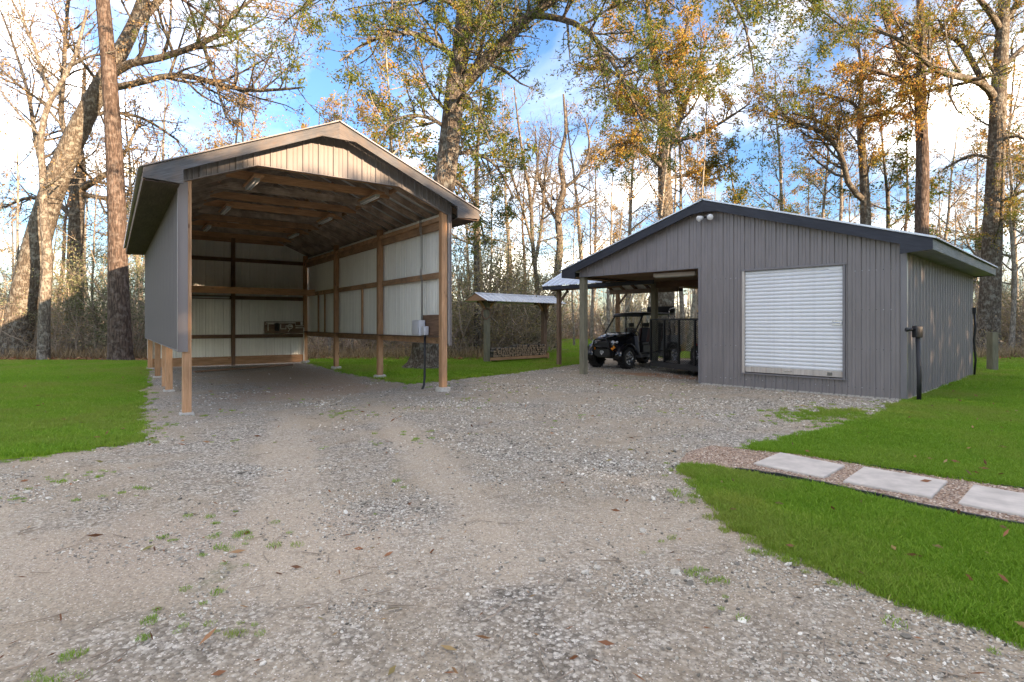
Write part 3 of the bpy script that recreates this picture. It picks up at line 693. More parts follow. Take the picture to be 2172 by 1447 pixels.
for d_,t_ in pr: vs+=[(xa,-d_,t_*sh),(xb,-d_,t_*sh)]
for i in range(len(pr)-1): fs.append((2*i,2*i+1,2*i+3,2*i+2))
sm.add(vs,fs); slat=sm.mesh('slat',M['door_white'],True)
for i in range(ns):
    o=link(bpy.data.objects.new('slat',slat),door); o.location=(0,-.005,z+i*sh)
mb=MB(); mb.box((D2-.17,-.035,1.62),(.20,.02,.10)); mb.tube([(D2-.26,-.055,1.63),(D2-.06,-.055,1.61)],.012,8); mb.build('latch',M['silver'],door)
mb=MB(); mb.tube([(6.28,-.03,DZ1+.10),(6.29,-.075,DZ1+.12),(6.42,-.075,DZ1+.12),(6.43,-.03,DZ1+.10)],.01,6); mb.build('handle',M['silver'],door)
mb=MB(); mb.box((D2-.32,-.030,DZ1+.09),(.10,.012,.07)); mb.build('stop_plate',M['copper'],door)
mb=MB(); mb.box((D2-.20,-.034,DZ2-.10),(.26,.006,.05)); mb.build('maker_label',M['white'],door)
mb=MB()
for zr in (.22,1.05,1.9,2.75):
    for i in range(34):
        uu=OU+.18+i*.1335
        if D1-.06<uu<D2+.06 and DZ1-.05<zr<DZ2+.05: continue
        if uu<RW-.1: mb.lathe([(.010,0),(.010,.003),(.004,.007)],(uu,-.028,zr),(0,-1,0),6)
mb.build('screws',M['silver'],barn)['kind']='stuff'
# barge boards
for s in (-1,1):
    for vv,m in ((-ROF+.02,'navy'),(RL+ROF-.02,'navy')):
        ue=RW/2+s*(RW/2+ROH); zt=-.012;h=.21; uw=RW/2+s*(RW/2-.02)
        pts=[(RW/2,rz_(RW/2)+zt),(ue,rz_(ue)+zt),(ue,rz_(ue)+zt-.22),(uw,rz_(ue)+zt-.22-.04),(uw,rz_(uw)+zt-h-.02),(RW/2+s*.35,rz_(RW/2+s*.35)+zt-h),(RW/2,rz_(RW/2+s*.35)+zt-h+.03)]
        if s>0: pts=pts[::-1]
        mb=MB(); mb.prism(pts,[((0,vv-.02,0),(1,0,0),(0,0,1)),((0,vv+.02,0),(1,0,0),(0,0,1))])
        mb.uv=[[(mb.v[i][0]/math.cos(rpit),mb.v[i][2]+abs(mb.v[i][0]-RW/2)*rt+mb.v[i][1]) for i in f] for f in mb.f]
        mb.build('barge_board',M[m],barn)
    ue=RW/2+s*(RW/2+ROH-.02)
    bar_obj('fascia_board',(ue,-ROF+.04,rz_(ue)-.13),(ue,RL+ROF-.04,rz_(ue)-.13),.035,.21,M['navy_worn'],barn)
    mb=MB(); mb.box(((ue+RW/2+s*(RW/2+.03))/2,RL/2,rz_(ue)-.235),(ROH-.05,RL+2*ROF-.1,.012)); mb.build('soffit_board',M['trim_dark'] if s>0 else M['wood_brown'],barn)
    zd=Vector((-s*math.cos(rpit),0,math.sin(rpit))); nm=Vector((s*math.sin(rpit),0,math.cos(rpit))); nR2=10; pw2=(RL+2*ROF+.06)/nR2; SL2=(RW/2+ROH+.06)/math.cos(rpit)
    for i in range(nR2):
        ue2=RW/2+s*(RW/2+ROH+.06); put('roof_sheet',rib_sheet(pw2,0,SL2-.01,[M['galvalume'],M['roof_under']],rib=.03,key='Rr'),barn,(ue2,-ROF-.03+(i*pw2 if s>0 else (i+1)*pw2),rz_(ue2)+.006),zd,nm)
    ff=MB(); ff.bar((RW/2+s*.02,-ROF-.012,rz_(RW/2)+.012),(ue2,-ROF-.012,rz_(ue2)+.012),.035,.028); ff.build('rake_trim',M['galvalume'],barn)
mb=MB()
for s in (-1,1): mb.bar((RW/2+s*.085,-ROF-.05,RPK+.012),(RW/2+s*.085,RL+ROF+.05,RPK+.012),.18,.008,(s*math.sin(rpit),0,math.cos(rpit)))
mb.build('ridge_cap',M['galvalume'],barn)
# carport posts, beams and boarded ceiling
for v in (.08,4.15,RL-.1): bar_obj('post',(.08,v,-.05),(.08,v,OZ+.02),.185,.185,M['wood_treated'],barn,(0,1,0))
bar_obj('beam',(.08,-.0+.02,OZ+.13),(.08,RL,OZ+.13),.09,.24,M['wood_dark'],barn)
bar_obj('header_board',(.14,.03,OZ+.13),(OU-.05,.03,OZ+.13),.04,.24,M['wood_brown'],barn)
bar_obj('header_board',(.14,RL-.05,OZ+.02),(OU-.05,RL-.05,OZ+.02),.04,.30,M['wood_brown'],barn)
for i in range(24):
    w_=(RL-.3)/24; v=.2+w_*(i+.5); bar_obj('ceiling_plank',(.14,v,OZ+.04+.002*(i%2)),(OU-.06,v,OZ+.04+.002*(i%2)),w_-.012,.02,M['wood_brown'],barn)
bar_obj('beam',(.14,4.15,OZ-.08),(OU-.05,4.15,OZ-.08),.09,.2,M['wood_dark'],barn)
# roofed wing over the parked vehicle: its ridge runs along the front of the building
WU0,WU1=-3.42,.02; WV0,WV1=1.84,6.36; WR=(WV0+WV1)/2; WZ=3.02; wp=math.atan(.50)
for v,m in ((2.25,'wood_brown'),(6.0,'wood_warm')): bar_obj('post',(-2.9,v,-.05),(-2.9,v,2.86),.135,.135,M[m],barn,(0,1,0))
for v in (2.25,6.0):
    bar_obj('wing_beam',(WU0+.1,v,2.95),(-.02,v,2.95),.08,.18,M['wood_brown'],barn)
    sg=1 if v<4 else -1
    bar_obj('brace',(-2.83,v,2.45),(-2.45,v,2.86),.045,.09,M['wood_brown'],barn)
for sg,v in ((-1,WV0),(1,WV1)):
    bar_obj('wing_fascia',(WU0+.03,v-sg*.04,WZ-.07),(1.5 if sg<0 else -.02,v-sg*.04,WZ-.07),.035,.13,M['navy'],barn)
    zd=Vector((0,-sg*math.cos(wp),math.sin(wp))); nm=Vector((0,sg*math.sin(wp),math.cos(wp))); pwl=(WU1-WU0)/4
    for i in range(4):
        put('wing_sheet',rib_sheet(pwl,0,(WR-WV0)/math.cos(wp)+.01,[M['galvalume'],M['roof_under']],rib=.03,key='Ll'),barn,(WU0+(i if sg<0 else i+1)*pwl,v,WZ+.012),zd,nm)
    for i in range(6):
        u=WU0+.1+i*.62; bar_obj('wing_rafter',(u,v-sg*.08,WZ-.03),(u,WR,WZ-.03+(WR-WV0-.08)*.5),.04,.12,M['wood_brown'],barn)
mb=MB(); 
for sg in (-1,1): mb.bar((WU0-.02,WR+sg*.08,WZ+(WR-WV0)*.5+.02),(WU1,WR+sg*.08,WZ+(WR-WV0)*.5+.02),.17,.008,(0,sg*math.sin(wp),math.cos(wp)))
mb.build('wing_ridge_cap',M['galvalume'],barn)
# flood lamps
t=thing('flood_light','twin white flood lamps under the ridge of the charcoal building','light',r2w(RW/2+.05,-.05,RPK-.42),RT)
o=MB().box((0,-.02,0),(.12,.05,.12)).build('base_plate',M['trim_dark'],t)
for s in (-1,1):
    mb=MB(); mb.tube([(s*.04,-.04,.0),(s*.10,-.10,.0)],.018,8); mb.build('arm',M['black'],t)
    a=Vector((s*.35,-.9,-.35)); mb=MB(); mb.lathe([(.03,0),(.05,.03),(.06,.08),(.075,.13),(.078,.15),(.07,.16),(.0,.165)],(s*.11,-.11,0),a,18); mb.build('lamp_head',M['white'],t,True)
# carport strip light
t=thing('strip_light','white tube light hanging under the carport ceiling of the charcoal building','light',r2w(2.9,.75,OZ-.0),RT+R(8))
o=MB().box((0,0,-.06),(1.25,.13,.11)).build('housing',M['white'],t); bevel(o,.015)
mb=MB(); mb.tube([(-.58,0,-.125),(.58,0,-.125)],.014,8); mb.build('tube',M['lampface'],t,True)
# yard hydrant, wall hose, post with tap
p=gp(1949,853); t=thing('yard_hydrant','black yard pipe standpipe with boxy head beside the charcoal building corner','standpipe',p)
mb=MB(); mb.tube([(.0,0,-.05),(.01,0,.5),(-.02,0,1.32)],.042,10); mb.build('pipe',M['plastic'],t,True)
o=MB().box((-.03,0,1.44),(.14,.14,.24)).build('head',M['plastic'],t); bevel(o,.015)
mb=MB(); mb.tube([(-.09,0,1.49),(-.24,-.01,1.48)],.03,8); mb.tube([(-.22,-.01,1.48),(-.27,-.01,1.48)],.04,8); mb.build('spout',M['plastic'],t,True)
t=thing('wall_cable','black cable and switch box running down the far wall corner of the charcoal building','cable',r2w(RW+.06,RL-.25,0),RT)
mb=MB(); mb.tube([(.02,0,1.95),(.05,.02,1.5),(.02,-.03,1.1),(.05,.03,.5),(.02,.0,.0)],.03,8); mb.build('cable',M['black'],t,True)
MB().box((.03,0,2.0),(.08,.12,.18)).build('switch_box',M['plastic'],t)
p=gp(2105,788); t=thing('tap_post','short square wooden post with a pipe tap standing in the lawn','post',p,.2)
bar_obj('post',(0,0,-.05),(0,0,1.32),.24,.2,M['wood_treated'],t,(0,1,0))
mb=MB(); mb.tube([(.17,-.02,-.03),(.17,-.02,.95),(.28,-.03,.98)],.03,8); mb.build('pipe',M['black'],t,True)
mb=MB(); mb.tube([(.27,-.03,.98),(.36,-.04,.98),(.37,-.04,.92)],.022,8); mb.box((.31,-.03,1.02),(.10,.02,.02)); mb.build('tap',M['copper'],t)
p=gp(2161,746); o=MB().tube([(p.x,p.y,-.05),(p.x+.03,p.y,1.2)],[.11,.09],7).build('fence_stake',M['bark_pale'],None); tag(o,'pale weathered stake standing alone at the edge of the woods','stake')

# ================================================================== WOOD RACK
pA=Vector((-1.03,23.3,0)); pB=Vector((1.45,25.7,0)); dd=(pB-pA); rl=dd.length; ra=math.atan2(dd.y,dd.x)
rack=thing('firewood_rack','small roofed firewood rack with two posts standing on the lawn','rack',pA,ra)
for x in (0,rl): bar_obj('post',(x,0,-.05),(x,0,2.56),.19,.19,M['wood_treated' if x==0 else 'wood_brown'],rack,(0,1,0))
bar_obj('ridge_beam',(-.45,0,2.62),(rl+.45,0,2.62),.09,.16,M['wood_brown'],rack)
for x in (0,rl):
    for s in (-1,1): bar_obj('brace',(x+s*.09,0,2.2),(x+s*.42,0,2.55),.06,.09,M['wood_warm'],rack)
    bar_obj('cross_arm',(x,-.6,2.50),(x,.6,2.50),.06,.10,M['wood_brown'],rack)
hp=math.atan2(.34,.78)
for s in (-1,1):
    zd=Vector((0,-s*math.cos(hp),math.sin(hp))); nm=Vector((0,s*math.sin(hp),math.cos(hp)))
    for i in range(5):
        pwk=(rl+1.3)/5; x0=-.65+(i*pwk if s<0 else (i+1)*pwk)
        put('roof_sheet',rib_sheet(pwk,0,.85,[M['galvalume'],M['roof_under']],rib=.03,key='Wk'),rack,(x0,s*.80,2.50),zd,nm)
for x in (-.6,rl+.6):
    mb=MB(); mb.prism([(-.72,2.53),(.72,2.53),(0,2.84)],[((x-.015,0,0),(0,1,0),(0,0,1)),((x+.015,0,0),(0,1,0),(0,0,1))]); mb.build('gable_board',M['wood_warm'],rack)
mb=MB(); 
for s in (-1,1): mb.bar((-.66,s*.07,2.835),(rl+.66,s*.07,2.835),.16,.008,(0,s*math.sin(hp),math.cos(hp)))
mb.build('ridge_cap',M['galvalume'],rack)
bar_obj('tray_board',(0,-.22,.16),(rl,-.22,.16),.045,.12,M['wood_warm'],rack); bar_obj('tray_board',(0,.22,.16),(rl,.22,.16),.045,.12,M['wood_brown'],rack)
bar_obj('end_leg',(rl,-.22,-.03),(rl,-.22,.30),.09,.09,M['wood_warm'],rack,(0,1,0))
barklog=barkmat('bark_log',(.06,.05,.04),(.2,.165,.13),(8,8,3),.3); endgrain=plain('log_end',(.36,.25,.16),.85,0,.35,9)
lm=[]
for k in range(5):
    r=random.Random(k); mb=MB(); n=9; vs=[]; rr=[.058*r.uniform(.72,1.15) for _ in range(n)]
    for yy in (-.24,.24):
        for i in range(n): a=2*math.pi*i/n; vs.append((rr[i]*math.cos(a),yy,rr[i]*math.sin(a)))
    mb.add(vs,[(i,(i+1)%n,n+(i+1)%n,n+i)[::-1] for i in range(n)],None,0); mb.add(vs,[tuple(range(n)),tuple(range(2*n-1,n-1,-1))],None,1)
    lm.append(mb.mesh('log',[barklog,endgrain]))
nlog=0; zrow=.275; row=0
while row<5:
    x=.17+(row%2)*.05; top=.55+.0*row
    while x<rl-.16:
        if not (row==4 and (x<rl*.45 or random.random()<.35)) and not (row==3 and x<.9 and random.random()<.5):
            o=link(bpy.data.objects.new('firewood_log',random.choice(lm))); c,s=math.cos(ra),math.sin(ra); yy=random.uniform(-.03,.03)
            o.location=(pA.x+x*c-yy*s,pA.y+x*s+yy*c,zrow+row*.092+random.uniform(-.008,.008)); o.rotation_euler=(0,random.uniform(0,6.28),ra+random.uniform(-.05,.05)); sc=random.uniform(.82,1.05); o.scale=(sc,1,sc)
            tag(o,'cut firewood log stacked in the low rack under the small roof','log','firewood logs stacked in the rack'); nlog+=1
        x+=random.uniform(.095,.115)
    row+=1
def coil(name,label,c,nrm_ang,rad):
    mb=MB(); rnd=random.Random(3)
    pts=[]
    for i in range(90):
        a=i/18*2*math.pi; rr=rad*(1+.10*math.sin(i*1.7)+rnd.uniform(-.05,.05)); pts.append((rr*.8*math.cos(a),rnd.uniform(-.03,.03),rr*math.sin(a)))
    mb.tube(pts,.016,6); o=mb.build(name,M['wood_dark'],None,True); o.location=c; o.rotation_euler=(0,0,nrm_ang); return tag(o,label,'wreath')
c_=math.cos(ra); s_=math.sin(ra)
coil('vine_coil','brown coiled vine hanging on the grey firewood rack post',pA+Vector((-.10*c_+.10*s_-.02,-.10*s_-.10*c_-.03,2.02)),0.3,.22)
coil('vine_coil','brown coiled vine hanging on the firewood rack post nearer the carport',pB+Vector((.13*c_,.13*s_,2.02)),ra+1.2,.24)

# ================================================================== pavers and edging
def paver(label,quad,hole=False):
    P=[gp(a,b) for a,b in quad]; mb=MB(); z0,z1=.0,.045
    c=sum(P,Vector())/4; Q=[c+(p-c)*.985 for p in P]
    vs=[(p.x,p.y,z0) for p in P]+[(p.x,p.y,z1-.008) for p in P]+[(p.x,p.y,z1) for p in Q]
    fs=[(8,9,10,11)]+[(i,(i+1)%4,4+(i+1)%4,4+i) for i in range(4)]+[(4+i,4+(i+1)%4,8+(i+1)%4,8+i) for i in range(4)]+[(3,2,1,0)]
    o=mb.add(vs,fs).build('concrete_paver',M['paver']); return tag(o,label,'paver','pavers along the garden path')
paver('pale square concrete paver at the path end nearest the gravel drive',[(1599,990),(1748,1021),(1792,995),(1655,967)])
paver('pale square concrete paver with one brown leaf lying on it',[(1788,1029),(1976,1064),(2010,1029),(1832,998)])
paver('pale square concrete paver next to the leaf-bearing one, farther from the drive',[(2032,1076),(2240,1118),(2262,1073),(2065,1037)])
def edging(name,label,pl,hh):
    pts=[gp(a,b) for a,b in pl]; mb=MB(); P=[]
    for i in range(len(pts)-1):
        for k in range(4): P.append(pts[i].lerp(pts[i+1],k/4))
    P.append(pts[-1]); n=len(P); vs=[];fs=[]
    for i,p in enumerate(P):
        t_=(P[min(i+1,n-1)]-P[max(i-1,0)]).normalized(); s=Vector((-t_.y,t_.x,0))*.014; jz=random.uniform(-.006,.006)
        for a,b in ((-1,-.03),(-1,hh+jz),(1,hh+jz),(1,-.03)): vs.append((p.x+s.x*a,p.y+s.y*a,b))
    for i in range(n-1):
        for k in range(4): fs.append((4*i+k,4*i+(k+1)%4,4*i+4+(k+1)%4,4*i+4+k)[::-1])
    o=mb.add(vs,fs).build(name,M['plastic']); return tag(o,label,'edging')
edging('path_edging','black plastic edging strip between the foreground grass and the pink gravel path',[(1560,1002),(1650,1014),(1750,1033),(1900,1067),(2020,1094),(2172,1124),(2320,1156)],.05)
edging('path_edging','black edging strip between the pink gravel path and the larger lawn',[(1780,981),(1900,1001),(2050,1022),(2172,1042),(2320,1068)],.035)
# ================================================================== VEHICLES
def loft(mb,rings,mi=0,cap=True):
    n=len(rings[0]); vs=[p for r in rings for p in r]
    fs=[(i*n+k,i*n+(k+1)%n,(i+1)*n+(k+1)%n,(i+1)*n+k) for i in range(len(rings)-1) for k in range(n)]
    if cap: fs+= [tuple(range(n-1,-1,-1)),tuple((len(rings)-1)*n+k for k in range(n))]
    return mb.add(vs,fs,None,mi)
def oct_ring(x,hw,z0,z1,c=.3):
    a=hw*(1-c); h=(z1-z0); b=h*c
    return [(x,-hw,z0+b*.6),(x,-a,z0),(x,a,z0),(x,hw,z0+b*.6),(x,hw,z1-b),(x,a,z1),(x,-a,z1),(x,-hw,z1-b)]
def wheel(parent,x,y,r,wd,side,rimr=.6):
    """hub > tyre, rim"""
    hub=MB().lathe([(.07,-wd*.3),(.07,wd*.42),(.03,wd*.46)],(0,0,0),(0,side,0),12).build('wheel',M['rimdark'],parent,True); hub.location=(x,y,r)
    t=MB(); ri=r*rimr
    t.lathe([(ri,-wd*.46),(r*.82,-wd*.52),(r*.93,-wd*.46),(r*.96,-wd*.3),(r*.96,wd*.3),(r*.93,wd*.46),(r*.82,wd*.52),(ri,wd*.46)],(0,0,0),(0,side,0),30,cap=False)
    for k in range(16):
        for s in (-1,1):
            a=2*math.pi*(k+.5*(s>0))/16; ca,sa=math.cos(a),math.sin(a); a2=a+.16; c2,s2=math.cos(a2),math.sin(a2)
            t.bar((ca*r*.975,s*wd*.05,sa*r*.975),(c2*r*.95,s*wd*.52,s2*r*.95),r*.11,r*.085,(ca,0,sa))
    t.build('tyre',M['rubber'],hub)
    m=MB(); m.lathe([(ri*1.0,wd*.30),(ri*1.03,wd*.44),(ri*.93,wd*.46),(ri*.88,wd*.34)],(0,0,0),(0,side,0),30,cap=False)
    for k in range(7):
        a=2*math.pi*k/7; m.bar((math.cos(a)*ri*.22,side*wd*.40,math.sin(a)*ri*.22),(math.cos(a)*ri*.92,side*wd*.38,math.sin(a)*ri*.92),.05,.025,(0,side,0),w1=.075)
    m.lathe([(ri*.28,wd*.36),(ri*.26,wd*.43),(.02,wd*.45)],(0,0,0),(0,side,0),14); m.build('rim',M['rim'],hub,True)
    MB().lathe([(ri*1.0,wd*.16),(.01,wd*.18)],(0,0,0),(0,side,0),20).build('brake_face',M['rimdark'],hub)
    return hub
def heading(u,v,du,dv,base):
    a=math.atan2(dv,du)+base; return a
utv=thing('utility_vehicle','black roofed off-road utility vehicle with brown seats parked beside the carport post','utility vehicle',r2w(-.90,4.35,0),RT-math.pi/2)
U=utv
for x in (1.5,-1.5):
    for s in (-1,1): wheel(U,x,s*.66,.385,.30,s)
MB().box((-.1,0,.44),(3.7,.85,.16)).build('chassis',M['plastic'],U)
mb=MB(); loft(mb,[oct_ring(2.02,.36,.74,.98,.3),oct_ring(1.92,.50,.64,1.07,.3),oct_ring(1.62,.60,.62,1.15,.28),oct_ring(1.25,.64,.62,1.22,.25),oct_ring(.85,.68,.60,1.30,.2)]); o=mb.build('hood',M['gloss'],U,True); bevel(o,.02)
mb=MB(); mb.box((1.50,.18,1.185),(.7,.10,.02)); mb.box((1.50,-.18,1.185),(.7,.10,.02)); mb.build('hood_rib',M['plastic'],U)
mb=MB(); loft(mb,[oct_ring(2.05,.25,.77,.95,.25),oct_ring(1.97,.27,.75,.97,.25)]); mb.build('grille',M['plastic'],U)
for s in (-1,1):
    mb=MB(); mb.lathe([(.065,0),(.06,.03),(.045,.05),(.0,.055)],(1.93,s*.40,.95),(1,s*.25,.1),14); mb.build('headlight',M['lens'],U,True)
    mb=MB(); mb.lathe([(.05,0),(.046,.03),(.0,.045)],(1.87,s*.52,.95),(1,s*.55,.1),14); mb.build('headlight',M['lens'],U,True)
    mb=MB(); mb.add([(1.93,s*.46,.80),(1.93,s*.36,.78),(1.95,s*.38,.68),(1.90,s*.47,.80-.02)],[(0,1,2,3)]); 
    mb=MB(); mb.bar((1.93,s*.47,.80),(1.97,s*.36,.70),.05,.10,(0,0,1)); mb.build('marker_light',M['amber'],U)
    # fender arch
    rings=[]
    for k in range(9):
        a=R(-8+k*22); ro,ri_=.53,.47; c,sn=math.cos(a),math.sin(a)
        y0,y1=s*.46,s*.80
        rings.append([(1.5+c*ri_,y0,.385+sn*ri_),(1.5+c*ro,y0,.385+sn*ro),(1.5+c*ro,y1,.385+sn*ro),(1.5+c*ri_,y1,.385+sn*ri_)])
    mb=MB(); loft(mb,rings); mb.build('front_fender',M['gloss'],U,True)
    mb=MB(); loft(mb,[[(p[0]-3.0,p[1],p[2]) for p in r] for r in rings]); mb.build('rear_fender',M['plastic'],U,True)
    mb=MB(); mb.bar((.98,s*.72,1.16),(.93,s*.74,.55),.05,.16,(0,1,0)); mb.bar((.93,s*.74,.58),(.72,s*.74,.42),.05,.14,(0,1,0)); mb.build('quarter_panel',M['greyplastic'],U)
    MB().box((-.2,s*.70,.42),(1.95,.14,.10)).build('side_sill',M['greyplastic'],U)
    mb=MB(); mb.add([(-1.05,s*.735,.45),(-.55,s*.735,.45),(-.75,s*.735,1.0),(-1.05,s*.735,1.15),(-1.05,s*.70,.45),(-.55,s*.70,.45),(-.75,s*.70,1.0),(-1.05,s*.70,1.15)],[(0,1,2,3),(7,6,5,4),(0,4,5,1),(1,5,6,2),(2,6,7,3),(3,7,4,0)]); mb.build('rear_door',M['greyplastic'],U)
    # cage
    mb=MB(); mb.tube([(1.0,s*.66,1.26),(.42,s*.62,1.90),(.20,s*.62,1.95),(-1.35,s*.62,1.97),(-1.5,s*.64,1.1)],.028,8); mb.build('cage_tube',M['black'],U,True)
    mb=MB(); mb.tube([(-.25,s*.66,.5),(-.30,s*.65,1.2),(-.30,s*.62,1.95)],.028,8); mb.build('cage_tube',M['black'],U,True)
    for x in (1.5,-1.5):
        mb=MB(); mb.tube([(x+.12,s*.2,.45),(x,s*.55,.38)],.025,6); mb.tube([(x-.12,s*.2,.45),(x,s*.55,.38)],.025,6); mb.tube([(x,s*.5,.42),(x-.05,s*.38,.95)],.045,8); mb.build('suspension_arm',M['black'],U)
for x,z in ((.42,1.90),(-.30,1.95),(-1.35,1.97)):
    MB().tube([(x,-.62,z),(x,.62,z)],.028,8).build('cage_tube',M['black'],U,True)
mb=MB(); loft(mb,[[(x,-hw,z),(x,-hw*.9,z+.06),(x,0,z+.085),(x,hw*.9,z+.06),(x,hw,z),(x,hw*.9,z-.02),(x,-hw*.9,z-.02)] for x,hw,z in ((.56,.62,1.88),(.42,.70,1.93),(0,.72,1.965),(-.6,.72,1.975),(-1.3,.71,1.97),(-1.42,.66,1.95))]); mb.build('roof',M['black'],U,True)
mb=MB(); mb.add([(1.0,-.62,1.27),(1.0,.62,1.27),(.44,.59,1.88),(.44,-.59,1.88),(1.006,-.62,1.275),(1.006,.62,1.275),(.446,.59,1.885),(.446,-.59,1.885)],[(0,1,2,3),(7,6,5,4),(0,4,5,1),(2,6,7,3),(1,5,6,2),(0,3,7,4)]); mb.build('windscreen',M['glass'],U)
mb=MB(); loft(mb,[oct_ring(.95,.64,.95,1.29,.2),oct_ring(.70,.60,1.0,1.22,.2)]); mb.build('dashboard',M['plastic'],U)
mb=MB(); c0=Vector((.48,.32,1.22)); ax=Vector((-.85,0,.5)).normalized(); a1=Vector((0,1,0)); a2=ax.cross(a1)
mb.tube([c0+(a1*math.cos(t_)+a2*math.sin(t_))*.17 for t_ in np.linspace(0,2*math.pi,22)[:-1]],.017,6,closed=True); mb.tube([c0,c0-ax*.3],.02,6)
for t_ in (0,2.1,4.2): mb.tube([c0,c0+(a1*math.cos(t_)+a2*math.sin(t_))*.165],.012,5)
mb.build('steering_wheel',M['plastic'],U,True)
def seat(x,y,wd=.46):
    b=MB().box((x+.02,y,.86),(.5,wd,.14)).build('seat_cushion',M['seatblack'],U); bevel(b,.04,3)
    k=MB(); k.prism([(-.06,.92),(.06,.92),(-.06,1.46),(-.16,1.46)],[((x-.22,y-wd*.30,0),(1,0,0),(0,0,1)),((x-.22,y+wd*.30,0),(1,0,0),(0,0,1))]); k=k.build('seat_back',M['seatblack'],U); bevel(k,.03,2)
    for s in (-1,1):
        q_=MB(); q_.prism([(-.05,.92),(.11,.92),(-.01,1.40),(-.14,1.46)],[((x-.22,y+s*wd*.31,0),(1,0,0),(0,0,1)),((x-.22,y+s*wd*.5,0),(1,0,0),(0,0,1))]); q_=q_.build('bolster',M['seatbrown'],k); bevel(q_,.025,2)
    h_=MB().box((x-.37,y,1.56),(.07,.24,.16)).build('headrest',M['seatblack'],k); bevel(h_,.03,2)
for y in (.34,-.34): seat(.12,y)
for y in (.34,-.34): seat(-.85,y)
for x in (.12,-.85): MB().box((x,0,.68),(.55,1.26,.24)).build('seat_base',M['plastic'],U)
mb=MB(); mb.tube([(2.02,-.40,.62),(2.12,-.34,.74),(2.12,-.30,1.0),(2.10,-.2,1.06),(2.10,.2,1.06),(2.12,.30,1.0),(2.12,.34,.74),(2.02,.40,.62)],.03,8); mb.tube([(2.13,-.33,.80),(2.15,0,.78),(2.13,.33,.80)],.025,8); mb.build('bumper_bar',M['black'],U,True)
mb=MB(); loft(mb,[oct_ring(2.06,.34,.44,.72,.3),oct_ring(1.7,.42,.40,.66,.3)]); mb.build('skid_plate',M['plastic'],U)
em=MB()   # pale shield-like emblem on the winch plate
sh_=[(-.05,.64),(.05,.64),(.055,.57),(0,.50),(-.055,.57)]
for (a,b),(c,d) in zip(sh_,sh_[1:]+sh_[:1]): em.bar((2.075,a,b),(2.075,c,d),.012,.014,(1,0,0))
em.bar((2.075,0,.63),(2.075,0,.52),.012,.014,(1,0,0)); em.bar((2.075,.075,.63),(2.075,.075,.56),.012,.014,(1,0,0)); em.build('emblem',M['white'],U)
mb=MB()
x0,x1=-1.40,-2.25
for p0,p1,ww,hh in (((x0,0,.80),(x1,0,.80),1.36,.05),((x0,.67,.98),(x1,.67,.98),.04,.36),((x0,-.67,.98),(x1,-.67,.98),.04,.36)): mb.bar(p0,p1,ww,hh)
mb.bar((x1,-.67,.98),(x1,.67,.98),.04,.34); mb.build('cargo_box',M['greyplastic'],U)
for s in (-1,1): MB().box((x1-.01,s*.60,1.02),(.05,.06,.16)).build('tail_light',M['red'],U)
hs=MB().box((-1.78,0,2.17),(.09,1.22,.26)).build('high_seat',M['seatblack'],U); bevel(hs,.03,2)
o=MB().box((-1.55,0,2.00),(.46,1.2,.08)).build('high_seat_cushion',M['seatblack'],hs); bevel(o,.03,2)
for s in (-1,1):
    MB().tube([(-1.80,s*.62,1.2),(-1.80,s*.64,2.2),(-1.72,s*.66,2.22),(-1.42,s*.66,2.20),(-1.34,s*.66,2.12),(-1.34,s*.64,1.25)],.02,8).build('seat_rail',M['silver'],hs,True)
# --------- trailer
A=r2w(.96,2.54); Bp=r2w(3.34,1.41); ta=math.atan2((Bp-A).y,(Bp-A).x)
tr=thing('mesh_trailer','black steel trailer with tall mesh sides parked under the carport','trailer',(A.x,A.y,0),ta)
TL,TW,TZ,TT=4.0,1.75,.34,1.74
for y in (0,TW): 
    MB().box((TL/2,y,TZ-.07),(TL+.06,.06,.15)).build('bottom_rail',M['plastic'],tr); MB().box((TL/2,y,TT),(TL+.06,.05,.05)).build('top_rail',M['black'],tr)
    for k in range(6): MB().box((k*TL/5,y,(TZ+TT)/2),(.055,.055,TT-TZ-.05)).build('upright',M['black'],tr)
for x in (0,TL): MB().box((x,TW/2,TZ-.07),(.06,TW-.07,.15)).build('bottom_rail',M['plastic'],tr)
MB().box((0,TW/2,TT),(.05,TW-.06,.05)).build('top_rail',M['black'],tr)
for k in range(8): MB().box((TL/2,.04+(k+.5)*(TW-.08)/8,TZ-.0),(TL-.08,(TW-.08)/8-.01,.035)).build('deck_plank',M['plastic'],tr)
def mesh_panel(o3,ex,ey,wd,hh,px=.13,py=.062):
    """expanded metal: two families of slanted strands"""
    mb=MB(); o3=Vector(o3);ex=Vector(ex);ey=Vector(ey); nrm=ex.cross(ey); sl=py/px*1.0
    for s in (-1,1):
        k=-int(wd*sl/py)-1
        while k*py<hh+wd*sl:
            b=k*py if s>0 else k*py
            # y = b + s*sl*x ; clip to panel
            xs0=[0,wd]
            lo=(0-b)/(s*sl); hi=(hh-b)/(s*sl)
            x0=max(0,min(lo,hi)); x1=min(wd,max(lo,hi))
            if x1-x0>.02: mb.bar(o3+ex*x0+ey*(b+s*sl*x0)+nrm*(s*.002),o3+ex*x1+ey*(b+s*sl*x1)+nrm*(s*.002),.007,.006,nrm)
            k+=1
    return mb
for k in range(5):
    for y in (0,TW):
        o=mesh_panel((k*TL/5+.02,y,TZ+.02),(1,0,0),(0,0,1),TL/5-.04,TT-TZ-.06).build('mesh_panel',M['black'],tr); o['kind']='stuff'
o=mesh_panel((0,.03,TZ+.02),(0,1,0),(0,0,1),TW-.06,TT-TZ-.06).build('mesh_panel',M['black'],tr); o['kind']='stuff'
bar_obj('ramp_bar',(.02,.07,TZ+.30),(1.6,.07,TZ+.55),.03,.04,M['black'],tr)
